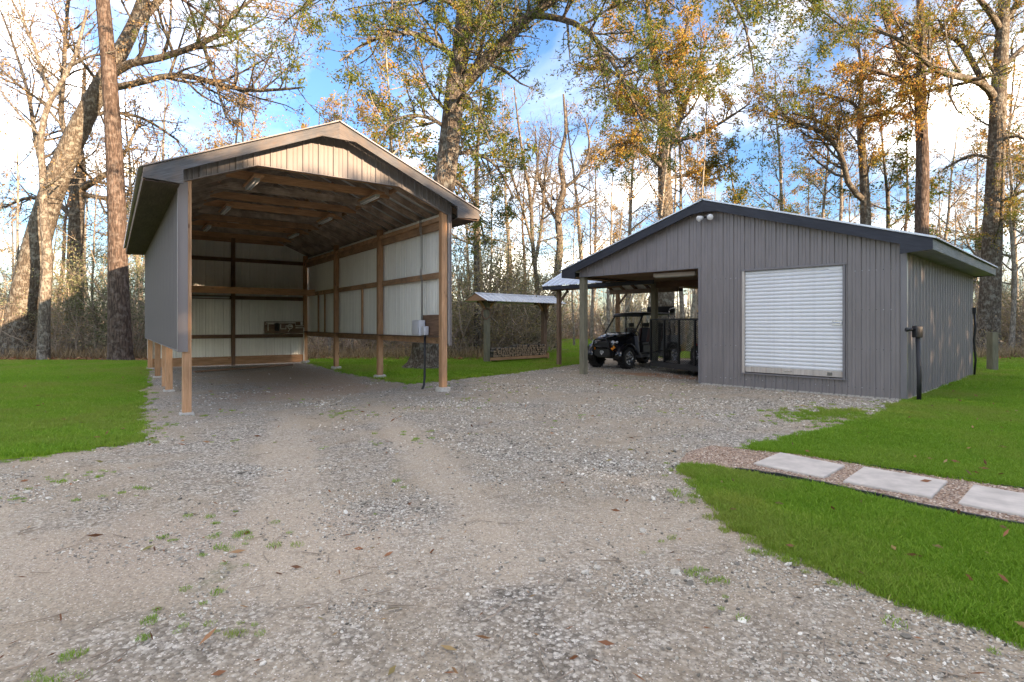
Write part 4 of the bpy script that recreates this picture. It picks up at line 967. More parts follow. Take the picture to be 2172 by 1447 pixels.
for y,s in ((-.16,-1),(TW+.16,1)):
    for x in (1.75,2.35): wheel(tr,x,y+.62*(-s),.24,.18,s,.55)
mb=MB(); mb.tube([(TL,.5,.3),(TL+1.,TW/2,.3),(TL+1.3,TW/2,.36)],.04,6); mb.tube([(TL,TW-.5,.3),(TL+1.,TW/2,.3)],.04,6); mb.tube([(TL+.9,TW/2,.36),(TL+.9,TW/2,-.0)],.035,8); mb.build('drawbar',M['black'],tr)
# --------- machine on the trailer
q0=Vector((A.x+math.cos(ta)*2.55-math.sin(ta)*.9,A.y+math.sin(ta)*2.55+math.cos(ta)*.9,TZ+.018))
mc=thing('quad_machine','dark four-wheeled machine with slanted frame standing on the mesh trailer','machine',q0,ta+math.pi)
for x in (.6,-.6):
    for s in (-1,1): wheel(mc,x,s*.45,.29,.22,s,.5)
mb=MB(); loft(mb,[oct_ring(.98,.22,.45,.62,.3),oct_ring(.75,.36,.36,.82,.3),oct_ring(.3,.30,.36,.92,.3),oct_ring(-.2,.24,.36,.80,.3),oct_ring(-.7,.34,.36,.78,.3),oct_ring(-.95,.26,.42,.66,.3)]); o=mb.build('body',M['plastic'],mc,True)
mb=MB(); loft(mb,[oct_ring(.05,.14,.8,.92,.3),oct_ring(-.35,.19,.78,.93,.3),oct_ring(-.65,.16,.78,.98,.3)]); mb.build('saddle',M['seatblack'],mc,True)
mb=MB(); mb.tube([(.30,0,.85),(.20,0,1.08),(.12,.36,1.12)],.018,6); mb.tube([(.20,0,1.08),(.12,-.36,1.12)],.018,6); mb.build('handlebar',M['black'],mc,True)
for s in (-1,1):
    mb=MB(); mb.tube([(.62,s*.34,.74),(.58,s*.36,.84),(.20,s*.36,1.30),(.05,s*.36,1.34),(-.35,s*.36,1.30),(-.6,s*.35,.75)],.03,8); mb.tube([(.56,s*.36,.86),(-.2,s*.36,.95)],.025,8); mb.build('slanted_frame',M['black'],mc,True)
    MB().box((.90,s*.24,.60),(.05,.10,.07)).build('red_marker',M['red'],mc)

# ================================================================== TREES
class TreeB:
    def __init__(s,seed): s.br={}; s.lv=[]; s.lr=[]; s.r=random.Random(seed); s.np=np.random.default_rng(seed)
    def add(s,pts,rad,sides):
        s.br.setdefault((len(pts),sides),[]).append((pts,rad))
    def mesh_branches(s,name,mat):
        V=[];Q=[];b=0
        for (n,k),lst in s.br.items():
            P=np.array([[tuple(p) for p in a] for a,_ in lst]); Rr=np.array([r for _,r in lst]); m=len(lst)
            T=np.zeros_like(P); T[:,1:-1]=P[:,2:]-P[:,:-2]; T[:,0]=P[:,1]-P[:,0]; T[:,-1]=P[:,-1]-P[:,-2]
            T/=np.linalg.norm(T,axis=2,keepdims=True)+1e-9
            ref=np.where(np.abs(T[:,:1,2:3])>.9,np.array([[[1.,0,0]]]),np.array([[[0,0,1.]]])); ref=np.broadcast_to(ref,T.shape)
            Aa=np.cross(T,ref); Aa/=np.linalg.norm(Aa,axis=2,keepdims=True)+1e-9; Bb=np.cross(T,Aa)
            g=2*np.pi*np.arange(k)/k
            ring=P[:,:,None,:]+Rr[:,:,None,None]*(Aa[:,:,None,:]*np.cos(g)[None,None,:,None]+Bb[:,:,None,:]*np.sin(g)[None,None,:,None])
            V.append(ring.reshape(-1,3))
            base=b+np.arange(m)[:,None,None]*n*k; i=np.arange(n-1)[None,:,None]*k; j=np.arange(k)[None,None,:]; j2=(j+1)%k
            Q.append(np.stack([base+i+j,base+i+j2,base+i+k+j2,base+i+k+j],-1).reshape(-1,4)); b+=m*n*k
        return numpy_mesh(name,np.concatenate(V),np.concatenate(Q),mat,smooth=True)
    def mesh_leaves(s,name,mat):
        if not s.lv: return None
        Pm=np.array([x[0] for x in s.lv]); D=np.array([x[1] for x in s.lv]); ln=np.array([x[2] for x in s.lv]); wd=np.array([x[3] for x in s.lv]); n=len(Pm)
        D/=np.linalg.norm(D,axis=1,keepdims=True)+1e-9
        rnd=s.np.normal(size=(n,3)); S=np.cross(D,rnd); S/=np.linalg.norm(S,axis=1,keepdims=True)+1e-9
        v=np.stack([Pm,Pm+D*(ln*.5)[:,None]+S*(wd*.5)[:,None],Pm+D*ln[:,None],Pm+D*(ln*.5)[:,None]-S*(wd*.5)[:,None]],1).reshape(-1,3)
        return numpy_mesh(name,v,np.arange(4*n).reshape(n,4),mat,np.clip(np.array(s.lr),0,1))
    def resample(s,pts,rad,n):
        # Catmull-Rom through the control points
        P=[Vector(p) for p in pts]
        if len(P)<3: 
            return [P[0].lerp(P[-1],i/(n-1)) for i in range(n)],[rad[0]+(rad[-1]-rad[0])*i/(n-1) for i in range(n)]
        o=[];rr=[];m=len(P)-1
        for i in range(n):
            f=i/(n-1)*m; k=min(int(f),m-1); t=f-k
            p0=P[max(k-1,0)];p1=P[k];p2=P[k+1];p3=P[min(k+2,m)]
            o.append(.5*((2*p1)+(p2-p0)*t+(2*p0-5*p1+4*p2-p3)*t*t+(3*p1-p0-3*p2+p3)*t**3)); rr.append(rad[k]*(1-t)+rad[k+1]*t)
        return o,rr
    def shoot(s,p,d,ln,r0,r1,seg,gn,up):
        r=s.r; pts=[Vector(p)]; d=Vector(d).normalized()
        for i in range(seg):
            d=(d+Vector((r.gauss(0,gn),r.gauss(0,gn),r.gauss(0,gn)+up))).normalized(); pts.append(pts[-1]+d*(ln/seg))
        return pts,[r0+(r1-r0)*i/seg for i in range(seg+1)]
    def children(s,parents,per,lenf,ang,seg,sides,gn,up,t0=.2,rf=.55,rmin=.004,maxlen=9,minlen=.2):
        out=[];r=s.r
        for pts,rad in parents:
            L_=sum((pts[i+1]-pts[i]).length for i in range(len(pts)-1)); n=per(L_) if callable(per) else per
            n=int(n)+(r.random()<n-int(n))
            for k in range(n):
                t=t0+(1-t0)*(k+r.random())/n; f=t*(len(pts)-1); i=min(int(f),len(pts)-2); p=pts[i].lerp(pts[i+1],f-i); rr=rad[i]+(rad[i+1]-rad[i])*(f-i)
                tn=(pts[i+1]-pts[i]).normalized(); a=Vector((r.gauss(0,1),r.gauss(0,1),r.gauss(0,1))); sdv=tn.cross(a).normalized()
                an=R(r.uniform(*ang)); d=tn*math.cos(an)+sdv*math.sin(an)
                ln=min(max(L_*r.uniform(*lenf)*(1.15-.6*t),minlen),maxlen); r0=max(min(rr*rf,ln*.03),rmin)
                c=s.shoot(p,d,ln,r0,max(r0*.3,rmin*.6),seg,gn,up); s.add(c[0],c[1],sides); out.append(c)
        return out
    def leaf(s,twigs,num,ln,wd,droop=.5,spread=.12,hue=(.1,.9),patch=None):
        r=s.r
        for pts,_ in twigs:
            base=r.uniform(*hue)
            n=int(num)+(r.random()<num-int(num))
            for k in range(n):
                f=r.random()**.7*(len(pts)-1); i=min(int(f),len(pts)-2); p=pts[i].lerp(pts[i+1],f-i)
                p=p+Vector((r.gauss(0,spread),r.gauss(0,spread),r.gauss(0,spread))); l=ln*r.uniform(.65,1.3)
                s.lv.append((tuple(p),(r.gauss(0,1),r.gauss(0,1),r.gauss(0,.8)-droop),l,wd*r.uniform(.7,1.3))); s.lr.append(base+r.gauss(0,.13))
    def needles(s,tips,num,ln,hue=(.2,.8)):
        r=s.r
        for pts,_ in tips:
            base=r.uniform(*hue)
            for k in range(num):
                f=(.45+.55*r.random())*(len(pts)-1); i=min(int(f),len(pts)-2); p=pts[i].lerp(pts[i+1],f-i); t=(pts[-1]-pts[0]).normalized()
                d=t*.7+Vector((r.gauss(0,.6),r.gauss(0,.6),r.gauss(0,.6))); s.lv.append((tuple(p),tuple(d),ln*r.uniform(.7,1.2),.018)); s.lr.append(base+r.gauss(0,.1))
    def finish(s,name,label,bark,leafm,base,group=None,cat='tree'):
        t=thing(name,label,cat,base,0,group)
        o=link(bpy.data.objects.new('trunk',s.mesh_branches('trunk',M[bark])),t)
        me=s.mesh_leaves('crown',M[leafm]) 
        if me: link(bpy.data.objects.new('crown',me),t)
        return t
def pxl(d,pts,base):
    """picture points (px,py,width px,depth offset) -> polyline relative to base and radii"""
    P=[];Rr=[]
    for q_ in pts:
        dd=d+(q_[3] if len(q_)>3 else 0); P.append(at(q_[0],q_[1],dd)-base); Rr.append(q_[2]/2/FPX*dd)
    return P,Rr
def hero(seed,name,label,d,trunk,limbs,bark,leafm,base_px=None,spec=None,cat='tree',flare=1.35,group=None):
    tb=TreeB(seed); b=at(trunk[0][0],trunk[0][1],d); b.z=0; 
    P,Rr=pxl(d,trunk,b); P[0].z=-.15
    if flare: 
        q1=P[0].lerp(P[1],min(.5,.45/max((P[1]-P[0]).length,.5))); P=[P[0],q1]+P[1:]; Rr=[Rr[0]*flare*1.25,Rr[0]*1.05]+[Rr[1]]+Rr[2:]
    tp_,tr_=tb.resample(P,Rr,26); tb.add(tp_,tr_,14)
    lst=[]
    for l_ in limbs:
        p,r=pxl(d,l_,b); p,r=tb.resample(p,r,12); tb.add(p,r,9); lst.append((p,r))
    spec(tb,(tp_,tr_),lst)
    return tb.finish(name,label,bark,leafm,b,group,cat)
def std_spec(l1=(.35,.6),n1=.9,n2=4,n3=4,leaves=10,ll=.11,lw=.035,trunk_from=.45,ntr=8,up=.06,droop=.4,hue=(.1,.9),trl=(2.5,5.),spread=.07,pine=False):
    def f(tb,trunk,limbs):
        tr_p,tr_r=trunk; n=len(tr_p); L1=list(limbs)
        for k in range(ntr):
            t=trunk_from+(1-trunk_from)*(k+tb.r.random())/ntr; i=min(int(t*(n-1)),n-2); a=tb.r.uniform(0,6.283); d=Vector((math.cos(a),math.sin(a),tb.r.uniform(.15,.9)))
            ln=tb.r.uniform(*trl)*(1.25-.7*t); c=tb.shoot(tr_p[i],d,ln,min(tr_r[i]*.5,ln*.022),.02,8,.12,up); tb.add(c[0],c[1],7); L1.append(c)
        A=tb.children(L1,lambda L_:max(2,L_*n1*1.6),(.28,.55),(30,70),5,5,.16,up,.18,maxlen=3.2,minlen=.5)
        B=tb.children(A+L1,lambda L_:max(2,min(L_*2.2,8)*n2/4),(.3,.6),(30,70),4,4,.2,up*.7-.02,.15,maxlen=1.6,minlen=.35)
        C=tb.children(B,n3,(.35,.7),(25,65),3,3,.22,-.03,.15,rmin=.0035,maxlen=.8,minlen=.2)
        if pine: tb.needles(B+C,leaves,.2,hue)
        elif leaves: tb.leaf(C,leaves,ll,lw,droop,spread,hue)
    return f
# 1 the oak behind the shed
hero(11,'oak_tree','large leafy oak with flared base rising behind the tall open shed',20.4,
 [(902,784,66),(904,720,54),(914,600,50),(934,440,47),(948,350,45),(958,260,43),(967,180,41),(978,100,36),(986,0,32),(990,-140,24),(1000,-320,12)],
 [[(964,205,28),(1000,160,30,-.3),(1040,120,28,-.6),(1078,80,25,-.8),(1115,40,21,-1),(1160,10,17,-1.2),(1230,-40,10,-1.5)],
  [(1130,32,15,-1),(1180,38,13,-1.4),(1235,58,12,-2),(1275,98,10,-2.4),(1310,150,8,-2.6),(1350,230,5,-2.6),(1380,300,3,-2.4)],
  [(980,90,15),(1010,55,14,.5),(1060,0,12,.8),(1100,-60,9,1)],
  [(972,130,14),(930,95,12,-.6),(870,70,10,-1.2),(790,85,7,-1.8),(720,130,4,-2.2)],
  [(955,280,9),(910,250,8,-.5),(850,250,6,-1),(790,300,4,-1.4)],
  [(950,330,9),(1000,325,8,.8),(1050,350,6,1.2),(1090,420,4,1.6)],
  [(985,20,14),(900,-20,11,-1.2),(780,-40,9,-2.2),(680,-10,6,-3),(600,50,3,-3.4)],
  [(988,-60,14),(1150,-110,12,-1.5),(1350,-120,10,-2.5),(1500,-60,8,-3),(1575,40,5,-3.2),(1600,160,3,-3.2)],
  [(962,230,9),(985,200,8,-.8),(1010,230,6,-1.4),(1040,300,4,-1.8)],
  [(945,380,7),(975,390,6,.9),(1010,440,5,1.5),(1030,520,3,1.8)],
  [(1500,-60,7,-3),(1600,-60,6,-3),(1700,-10,5,-3),(1790,60,3,-3)]],
 'bark_oak','leaf_oak',spec=std_spec(n1=1.25,n2=5.5,n3=4.6,leaves=14,ll=.13,lw=.04,ntr=5,trunk_from=.55,hue=(.05,.8),droop=.5),flare=1.6)
# 2 pine trunk at left
hero(12,'pine_tree','tall straight pine with bare dark trunk beside the open shed',25,
 [(256,766,44),(251,600,38),(248,450,34),(241,300,31),(229,120,28),(218,0,26),(205,-150,22),(195,-350,12)],
 [[(214,-50,10),(300,-40,8,-.6),(380,-5,6,-1),(440,40,4,-1.2),(490,85,2,-1.4)],[(212,-60,9),(330,-70,7,-.8),(430,-30,5,-1.3),(470,20,3,-1.6)],[(205,-150,8),(120,-170,6),(40,-130,4)]],
 'bark_pine','leaf_pine',spec=std_spec(n1=.9,n2=3,n3=3,leaves=24,ntr=7,trunk_from=.86,trl=(2,3.5),pine=True),flare=1.15)
# 3 leaning hardwood
hero(13,'leaning_tree','thick hardwood leaning strongly towards the shed, bare limbs arching over',27.5,
 [(28,745,54),(58,600,50),(100,440,45),(150,310,41),(205,200,36),(250,120,31),(280,62,26),(302,0,20),(325,-90,15),(330,-200,8)],
 [[(278,66,18),(320,20,16,.4),(362,-30,12,.6),(400,-100,7,.8)],
  [(205,190,20),(255,142,17,-.8),(350,120,14,-1.4),(420,95,12,-1.8),(468,70,10,-2),(492,30,8,-2),(535,0,6,-2.2),(570,-40,4,-2.4)],
  [(222,190,16),(300,174,13,-1),(360,160,12,-1.4),(420,166,11,-1.7),(500,188,9,-2),(560,192,7,-2.2),(640,186,4,-2.4)],
  [(430,92,8,-1.8),(450,150,7,-2),(465,200,6,-2.2),(480,250,4,-2.4)],
  [(120,390,12),(90,350,11,.8),(75,290,9,1.2),(60,200,7,1.5),(30,100,5,1.8),(0,20,3,2)],
  [(150,310,12),(130,250,11,.7),(135,160,9,1),(140,60,7,1.2),(150,-40,4,1.4)],
  [(170,270,10),(215,240,8,1),(300,250,6,1.6),(380,300,4,2)]],
 'bark_grey','leaf_tan',spec=std_spec(n1=.95,n2=4,n3=3.4,leaves=3.2,ll=.13,lw=.07,ntr=3,trunk_from=.5,hue=(.1,.9)),flare=1.2)
# 4 slim pale trunk
hero(14,'slim_tree','slim pale forked tree with a slight bend at the lawn edge',25.2,
 [(92,762,22),(95,640,20),(101,545,19),(93,460,16),(91,380,13),(86,300,12),(97,240,11),(112,205,10),(150,140,8),(165,100,7),(185,20,5)],
 [[(110,205,9),(90,160,8,.3),(70,90,6,.5),(40,30,5,.6),(10,-30,3,.8)],[(150,140,7),(190,120,5,-.3),(240,110,3,-.5)],[(90,400,6),(120,380,5,-.4),(170,330,3,-.8)]],
 'bark_pale','leaf_tan',spec=std_spec(n1=.8,n2=4,n3=3,leaves=2.2,ll=.11,lw=.06,ntr=4,trunk_from=.55,trl=(1.5,3)),flare=1.1)
# 5 low forked tree
hero(15,'forked_tree','low forking tree with spreading crooked limbs behind the pine',31,
 [(158,748,32),(160,560,30),(163,450,27),(168,405,26),(172,350,16),(168,300,13),(176,220,9),(180,140,5)],
 [[(163,425,17),(145,385,15,.5),(138,340,13,.9),(150,290,9,1.2)],[(172,398,17),(200,385,13,-.8),(235,362,10,-1.4),(262,330,7,-1.8),(300,250,4,-2)],[(160,470,12),(120,430,10,1),(60,420,7,1.6),(10,440,4,2)],[(168,410,10),(230,420,8,-1),(290,400,6,-1.5),(330,330,3,-1.8)]],
 'bark_grey','leaf_tan',spec=std_spec(n1=1.1,n2=5,n3=3.4,leaves=2.4,ll=.13,lw=.07,ntr=5,trunk_from=.5,trl=(2,4)),flare=1.2)
# 6 golden tree behind the right building
hero(16,'golden_tree','tall tree with loose yellow-green crown behind the charcoal building ridge',37,
 [(1412,748,36),(1413,560,32),(1412,450,30),(1409,340,27),(1412,250,23),(1402,180,18),(1385,110,13),(1375,20,8),(1370,-60,4)],
 [[(1412,330,13),(1440,260,12,.6),(1470,170,9,1),(1500,80,5,1.2)],[(1408,360,12),(1370,320,10,-.8),(1330,300,8,-1.4),(1280,330,5,-2)],[(1411,270,11),(1360,210,9,.8),(1310,160,7,1.2),(1260,130,4,1.5)],
  [(1411,300,10),(1470,290,8,-.8),(1530,260,6,-1.2),(1590,220,3,-1.4)],[(1405,190,9),(1440,130,8,-.5),(1460,40,5,-.8)],[(1408,380,8),(1460,370,6,1),(1520,350,4,1.5)]],
 'bark_oak','leaf_gold',spec=std_spec(n1=1.1,n2=5,n3=3.6,leaves=13,ll=.2,lw=.075,ntr=10,trunk_from=.45,trl=(3,6),hue=(.0,.8),spread=.1),flare=1.2)
# 7,8 bare crooked trees between the buildings
hero(17,'crooked_tree','bare crooked tree with knobbly limbs between the two buildings',35,
 [(1178,742,17),(1180,600,16),(1188,520,15),(1183,450,14),(1196,400,13),(1188,340,10),(1200,280,7),(1195,200,4)],
 [[(1190,480,8),(1160,430,7,.6),(1140,360,5,1),(1145,300,3,1.3)],[(1194,400,8),(1230,370,7,-.6),(1250,310,5,-1),(1240,250,3,-1.2)],[(1184,450,7),(1220,440,6,.8),(1270,420,3,1.4)]],
 'bark_grey','leaf_tan',spec=std_spec(n1=1.3,n2=5,n3=4,leaves=.8,ll=.13,lw=.07,ntr=6,trunk_from=.4,trl=(1.6,3.5)),flare=1.1)
hero(18,'thin_tree','slender bare tree with upright fan of branches beside the firewood rack roof',31,
 [(1142,744,11),(1140,620,10),(1130,520,9),(1125,420,8),(1110,340,6),(1098,250,4),(1090,180,2)],
 [[(1135,560,7),(1150,470,6,.4),(1155,380,5,.6),(1170,280,3,.8)],[(1132,530,6),(1110,450,5,-.5),(1085,370,4,-.8),(1060,300,2,-1)],[(1127,440,5),(1140,360,4,.5),(1135,270,2,.8)]],
 'bark_grey','leaf_tan',spec=std_spec(n1=1.4,n2=5,n3=4,leaves=.4,ntr=5,trunk_from=.4,trl=(1.5,3),up=.12),flare=1.1)
# 9 right forked tree
hero(19,'spreading_tree','tree with sweeping forked limbs rising above the charcoal roof slope',35,
 [(1838,752,24),(1837,600,22),(1836,480,21),(1834,400,18),(1827,300,15),(1824,240,11),(1828,170,8),(1820,90,4)],
 [[(1832,425,13),(1800,390,12,-.4),(1785,330,11,-.8),(1755,290,10,-1),(1710,265,8,-1.2),(1665,245,6,-1.4),(1640,200,3,-1.6)],[(1786,325,9,-.8),(1770,280,8,-.4),(1730,255,6,.2),(1680,240,4,.6)],
  [(1826,280,8),(1815,225,7,.5),(1770,205,5,1),(1700,190,3,1.5)],[(1828,270,7),(1860,250,6,-.6),(1910,220,3,-1)]],
 'bark_grey','leaf_gold',spec=std_spec(n1=1.05,n2=4.5,n3=3.4,leaves=11,ll=.17,lw=.07,ntr=7,trunk_from=.5,trl=(2,4.5),hue=(.1,.9),spread=.09),flare=1.15)
# 10 straight trunk
hero(20,'straight_tree','straight reddish trunk with golden top just past the charcoal roof corner',31,
 [(1957,752,27),(1956,600,26),(1955,480,26),(1957,330,24),(1952,200,21),(1956,100,17),(1951,0,13),(1948,-120,7)],
 [[(1952,200,10),(1920,150,8,.5),(1890,80,6,.8),(1870,0,4,1)],[(1953,190,9),(1930,180,8,-.6),(1860,150,6,-1),(1790,140,3,-1.4)],[(1955,120,9),(2000,60,7,.6),(2040,0,4,1)],[(1956,260,6),(1900,240,5,.8),(1830,250,3,1.4)]],
 'bark_pine','leaf_gold',spec=std_spec(n1=1.0,n2=4.5,n3=3.4,leaves=12,ll=.17,lw=.07,ntr=9,trunk_from=.5,trl=(2,4),hue=(.15,1.),spread=.09),flare=1.15)
# 11 big right tree
hero(21,'lichen_tree','big lichen-spotted tree with long arching limbs behind the tap post',31,
 [(2094,752,46),(2097,690,40),(2101,600,37),(2106,480,34),(2113,330,31),(2118,200,28),(2124,100,25),(2130,0,20),(2136,-120,12)],
 [[(2108,208,17),(2088,180,15,-.5),(2050,166,14,-1),(1990,152,12,-1.5),(1950,118,10,-1.9),(1900,80,8,-2.2),(1830,58,6,-2.4),(1760,70,3,-2.6)],
  [(2104,205,13),(2072,150,12,.6),(2040,95,10,1),(1990,68,8,1.4),(1920,75,5,1.8),(1860,110,3,2)],
  [(2122,150,12),(2160,110,10,.6),(2220,60,6,1.2)],[(2120,60,14),(2095,20,12,-.8),(2060,-20,8,-1.2)],[(2127,60,14),(2160,0,11,.5),(2190,-80,6,.8)],[(2112,340,7),(2060,330,6,1),(2000,360,4,1.6)],[(2114,300,7),(2160,290,5,-1),(2210,320,3,-1.6)]],
 'bark_grey','leaf_oak',spec=std_spec(n1=.95,n2=4.5,n3=3.4,leaves=10,ll=.14,lw=.055,ntr=7,trunk_from=.4,trl=(2,4.5),hue=(.35,1.),spread=.08),flare=1.5)

# ---------------------------------------------------------------- background trees: prototypes and copies
def proto(seed,H,r0,kind):
    tb=TreeB(seed); rr=tb.r; pts=[Vector((0,0,-.2))]; x=y=0; n=7
    for i in range(1,n+1):
        x+=rr.gauss(0,.03*H/6); y+=rr.gauss(0,.03*H/6); pts.append(Vector((x,y,H*i/n)))
    rad=[r0*(1.25 if i==0 else 1)*(1-.88*(i/n)**1.1) for i in range(n+1)]; p,r=tb.resample(pts,rad,16); tb.add(p,r,9)
    limbs=[]
    for k in range({'bare':11,'gold':11,'green':11,'pine':12,'slim':8}[kind]):
        nl={'bare':11,'gold':11,'green':11,'pine':12,'slim':8}[kind]; t0_=.35 if kind!='pine' else .6; t=t0_+(.98-t0_)*(k+rr.random())/nl; i=int(t*15); a=rr.uniform(0,6.28); ln=H*rr.uniform(.16,.30)*(1.2-.7*t)*(.8 if kind in('pine','slim') else 1)
        c=tb.shoot(p[min(i,15)],Vector((math.cos(a),math.sin(a),rr.uniform(.2,1.0) if kind!='pine' else .15)),ln,min(r[min(i,15)]*.55,ln*.022),.015,7,.13,.07); tb.add(c[0],c[1],6); limbs.append(c)
    lv={'bare':.7,'slim':.5,'gold':5,'green':6.5,'pine':10}[kind]
    A=tb.children(limbs,lambda L_:max(3,L_*1.3),(.28,.55),(30,65),4,4,.17,.06,.15,maxlen=3,minlen=.5)
    B=tb.children(A+limbs,4,(.3,.6),(30,70),3,3,.2,.02,.15,maxlen=1.7,minlen=.4,rmin=.006)
    if kind=='pine': tb.needles(B,16,.28)
    else:
        C=tb.children(B,2.4,(.4,.7),(25,65),2,3,.2,0,.15,rmin=.005,maxlen=1.,minlen=.3); tb.leaf(C+B,lv,.19,.085,.3,.11,(.0,.95))
    return tb
PR=[]
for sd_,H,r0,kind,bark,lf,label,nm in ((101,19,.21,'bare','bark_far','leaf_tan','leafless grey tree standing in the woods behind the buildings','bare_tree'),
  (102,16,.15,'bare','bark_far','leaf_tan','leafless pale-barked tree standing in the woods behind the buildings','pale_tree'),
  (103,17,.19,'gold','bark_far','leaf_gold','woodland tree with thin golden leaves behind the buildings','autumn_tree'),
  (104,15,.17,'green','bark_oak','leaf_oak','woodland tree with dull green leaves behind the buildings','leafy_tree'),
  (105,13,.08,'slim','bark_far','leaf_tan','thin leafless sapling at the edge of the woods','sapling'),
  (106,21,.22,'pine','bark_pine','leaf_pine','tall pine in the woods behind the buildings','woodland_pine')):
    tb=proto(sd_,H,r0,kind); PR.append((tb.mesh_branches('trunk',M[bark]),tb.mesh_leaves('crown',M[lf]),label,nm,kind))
def place(k,px,d,sc=1.,rz=None):
    tm,cm,label,nm,kind=PR[k]; b=at(px,HY,d); t=thing(nm,label,'tree',(b.x,b.y,0),random.uniform(0,6.28) if rz is None else rz,nm.replace('_',' ')+'s in the woods'); t.scale=(sc,sc,sc*random.uniform(.92,1.08)); t.rotation_euler[0]=random.gauss(0,.055); t.rotation_euler[1]=random.gauss(0,.055)
    link(bpy.data.objects.new('trunk',tm),t); link(bpy.data.objects.new('crown',cm),t)
r=random.Random(77)
near=[(4,20,28),(0,-60,31),(4,205,29),(1,305,34),(0,350,36),(2,440,33),(0,500,38),(1,530,34),(2,640,35),(0,700,40),(3,780,33),(2,860,34),(4,700,28),(3,1010,29),(4,745,30),(1,1085,37),(4,1050,33),(0,1240,42),(1,1255,50),(4,1218,40),(1,1290,38),(0,1330,44),(1,1365,36),(0,1445,40),(1,1460,33),(0,1480,46),(4,1300,34),(3,1600,37),(0,1655,40),(1,1730,38),(4,1700,42),(0,1770,44),(3,1890,36),(1,1990,38),(0,2035,40),(5,2070,44),(3,2150,36),(2,2190,34),(1,2145,30),(0,2240,32),(5,1900,50),(5,120,48)]
for k,px,d in near: place(k,px,d,r.uniform(.85,1.1))
for i in range(46):
    px=-150+2500*(i+r.random())/46; d=r.uniform(44,70)
    if 1180<px<1270 and d<58: d=r.uniform(60,72)
    place(r.choice([0,0,1,1,2,2,3,4,5 if r.random()<.25 else 0]),px,d,r.uniform(.85,1.25))
# ---------------------------------------------------------------- shrubs at the wood edge
def shrub(seed,H,leafm,n=8,lv=16,ll=.075,lw=.04,wide=.8):
    tb=TreeB(seed); st=[]
    for k in range(n):
        a=tb.r.uniform(0,6.28); c=tb.shoot((tb.r.gauss(0,.15),tb.r.gauss(0,.15),-.1),(math.cos(a)*wide*tb.r.random(),math.sin(a)*wide*tb.r.random(),1),H*tb.r.uniform(.6,1.1),.035,.01,8,.13,.02); tb.add(c[0],c[1],5); st.append(c)
    A=tb.children(st,9,(.22,.5),(35,80),4,3,.2,.02,.08,maxlen=2.2,minlen=.4); B=tb.children(A,5,(.35,.7),(30,75),3,3,.2,0,.1,maxlen=.9,minlen=.25)
    tb.leaf(B,lv,ll,lw,.1,.12,(.0,.9)); return tb.mesh_branches('stems',M['twig']),tb.mesh_leaves('foliage',M[leafm])
SH=[(shrub(201,4.6,'leaf_holly',8,16,.075,.036),'dark evergreen shrub growing at the edge of the woods','evergreen_shrub'),
    (shrub(202,3.6,'leaf_brush',9,13,.06,.028,1.),'olive and yellow leafy bush growing at the edge of the woods','leafy_bush'),
    (shrub(203,2.6,'leaf_tan',10,1.2,.08,.04,1.2),'leafless twiggy thicket bush at the edge of the woods','twiggy_bush')]
def place_s(k,px,d,sc=1):
    (sm,lm_),label,nm=SH[k]; b=at(px,HY,d); t=thing(nm,label,'bush',(b.x,b.y,0),random.uniform(0,6.28),nm.replace('_',' ').replace('bush','bushe').replace('shrub','shrub')+'s along the wood edge'); t.scale=(sc*random.uniform(.9,1.2),sc*random.uniform(.9,1.2),sc)
    link(bpy.data.objects.new('stems',sm),t); link(bpy.data.objects.new('foliage',lm_),t)
for k,px,d,sc in ((0,180,29,1.1),(0,225,30,1.3),(0,285,27.5,1.25),(0,305,30,1.4),(2,130,27.5,1),(2,60,28,1.1),(1,30,30,1.3),(2,-20,27,1),(1,150,31,1.5),(0,100,33,1.2),(2,330,28,1.),
  (2,690,30,1.1),(1,660,32,1.3),(2,730,29,1),(1,790,31,1.3),(0,830,33,1.1),(2,870,29.5,1),(1,980,28.5,1.6),(0,1000,31,1.5),(1,1040,30,1.7),(1,1075,31,1.8),(2,1020,29,1.1),(0,1100,32,1.4),(1,1120,31,1.3),(2,1090,29.5,1.2),(1,965,31,1.8),(0,1060,34,1.9),
  (2,1160,33,1.),(2,1290,60,1.6),(0,1380,58,1.5),(2,1350,50,1.2),(2,1420,46,1.3),(1,1330,48,1.3),(2,2130,36,1.2),(1,2165,35,1.3),(0,2150,40,1.2),(2,2080,37,1.2),(1,2210,33,1.5),(2,2110,40,1.3),(2,1190,60,1.5),(2,1240,62,1.6),(1,1215,66,1.6)):
    place_s(k,px,d,sc)
# ---------------------------------------------------------------- far thicket, one mass
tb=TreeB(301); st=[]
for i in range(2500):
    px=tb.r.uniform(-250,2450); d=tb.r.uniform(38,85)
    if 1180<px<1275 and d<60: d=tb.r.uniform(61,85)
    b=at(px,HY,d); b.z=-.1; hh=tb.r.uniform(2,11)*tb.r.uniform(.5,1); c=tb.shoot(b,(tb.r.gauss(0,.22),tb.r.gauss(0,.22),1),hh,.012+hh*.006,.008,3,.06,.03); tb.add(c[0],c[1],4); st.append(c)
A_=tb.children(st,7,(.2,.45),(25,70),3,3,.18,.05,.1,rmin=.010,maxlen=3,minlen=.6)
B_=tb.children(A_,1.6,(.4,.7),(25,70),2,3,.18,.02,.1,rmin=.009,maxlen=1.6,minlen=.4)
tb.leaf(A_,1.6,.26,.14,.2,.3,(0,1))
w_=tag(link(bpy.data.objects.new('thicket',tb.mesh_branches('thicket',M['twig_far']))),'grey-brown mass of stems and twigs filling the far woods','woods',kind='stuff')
tag(link(bpy.data.objects.new('thicket_leaves',tb.mesh_leaves('thicket_leaves',M['leaf_brush']))),'dull olive leaves scattered through the far woods','leaves',kind='stuff')
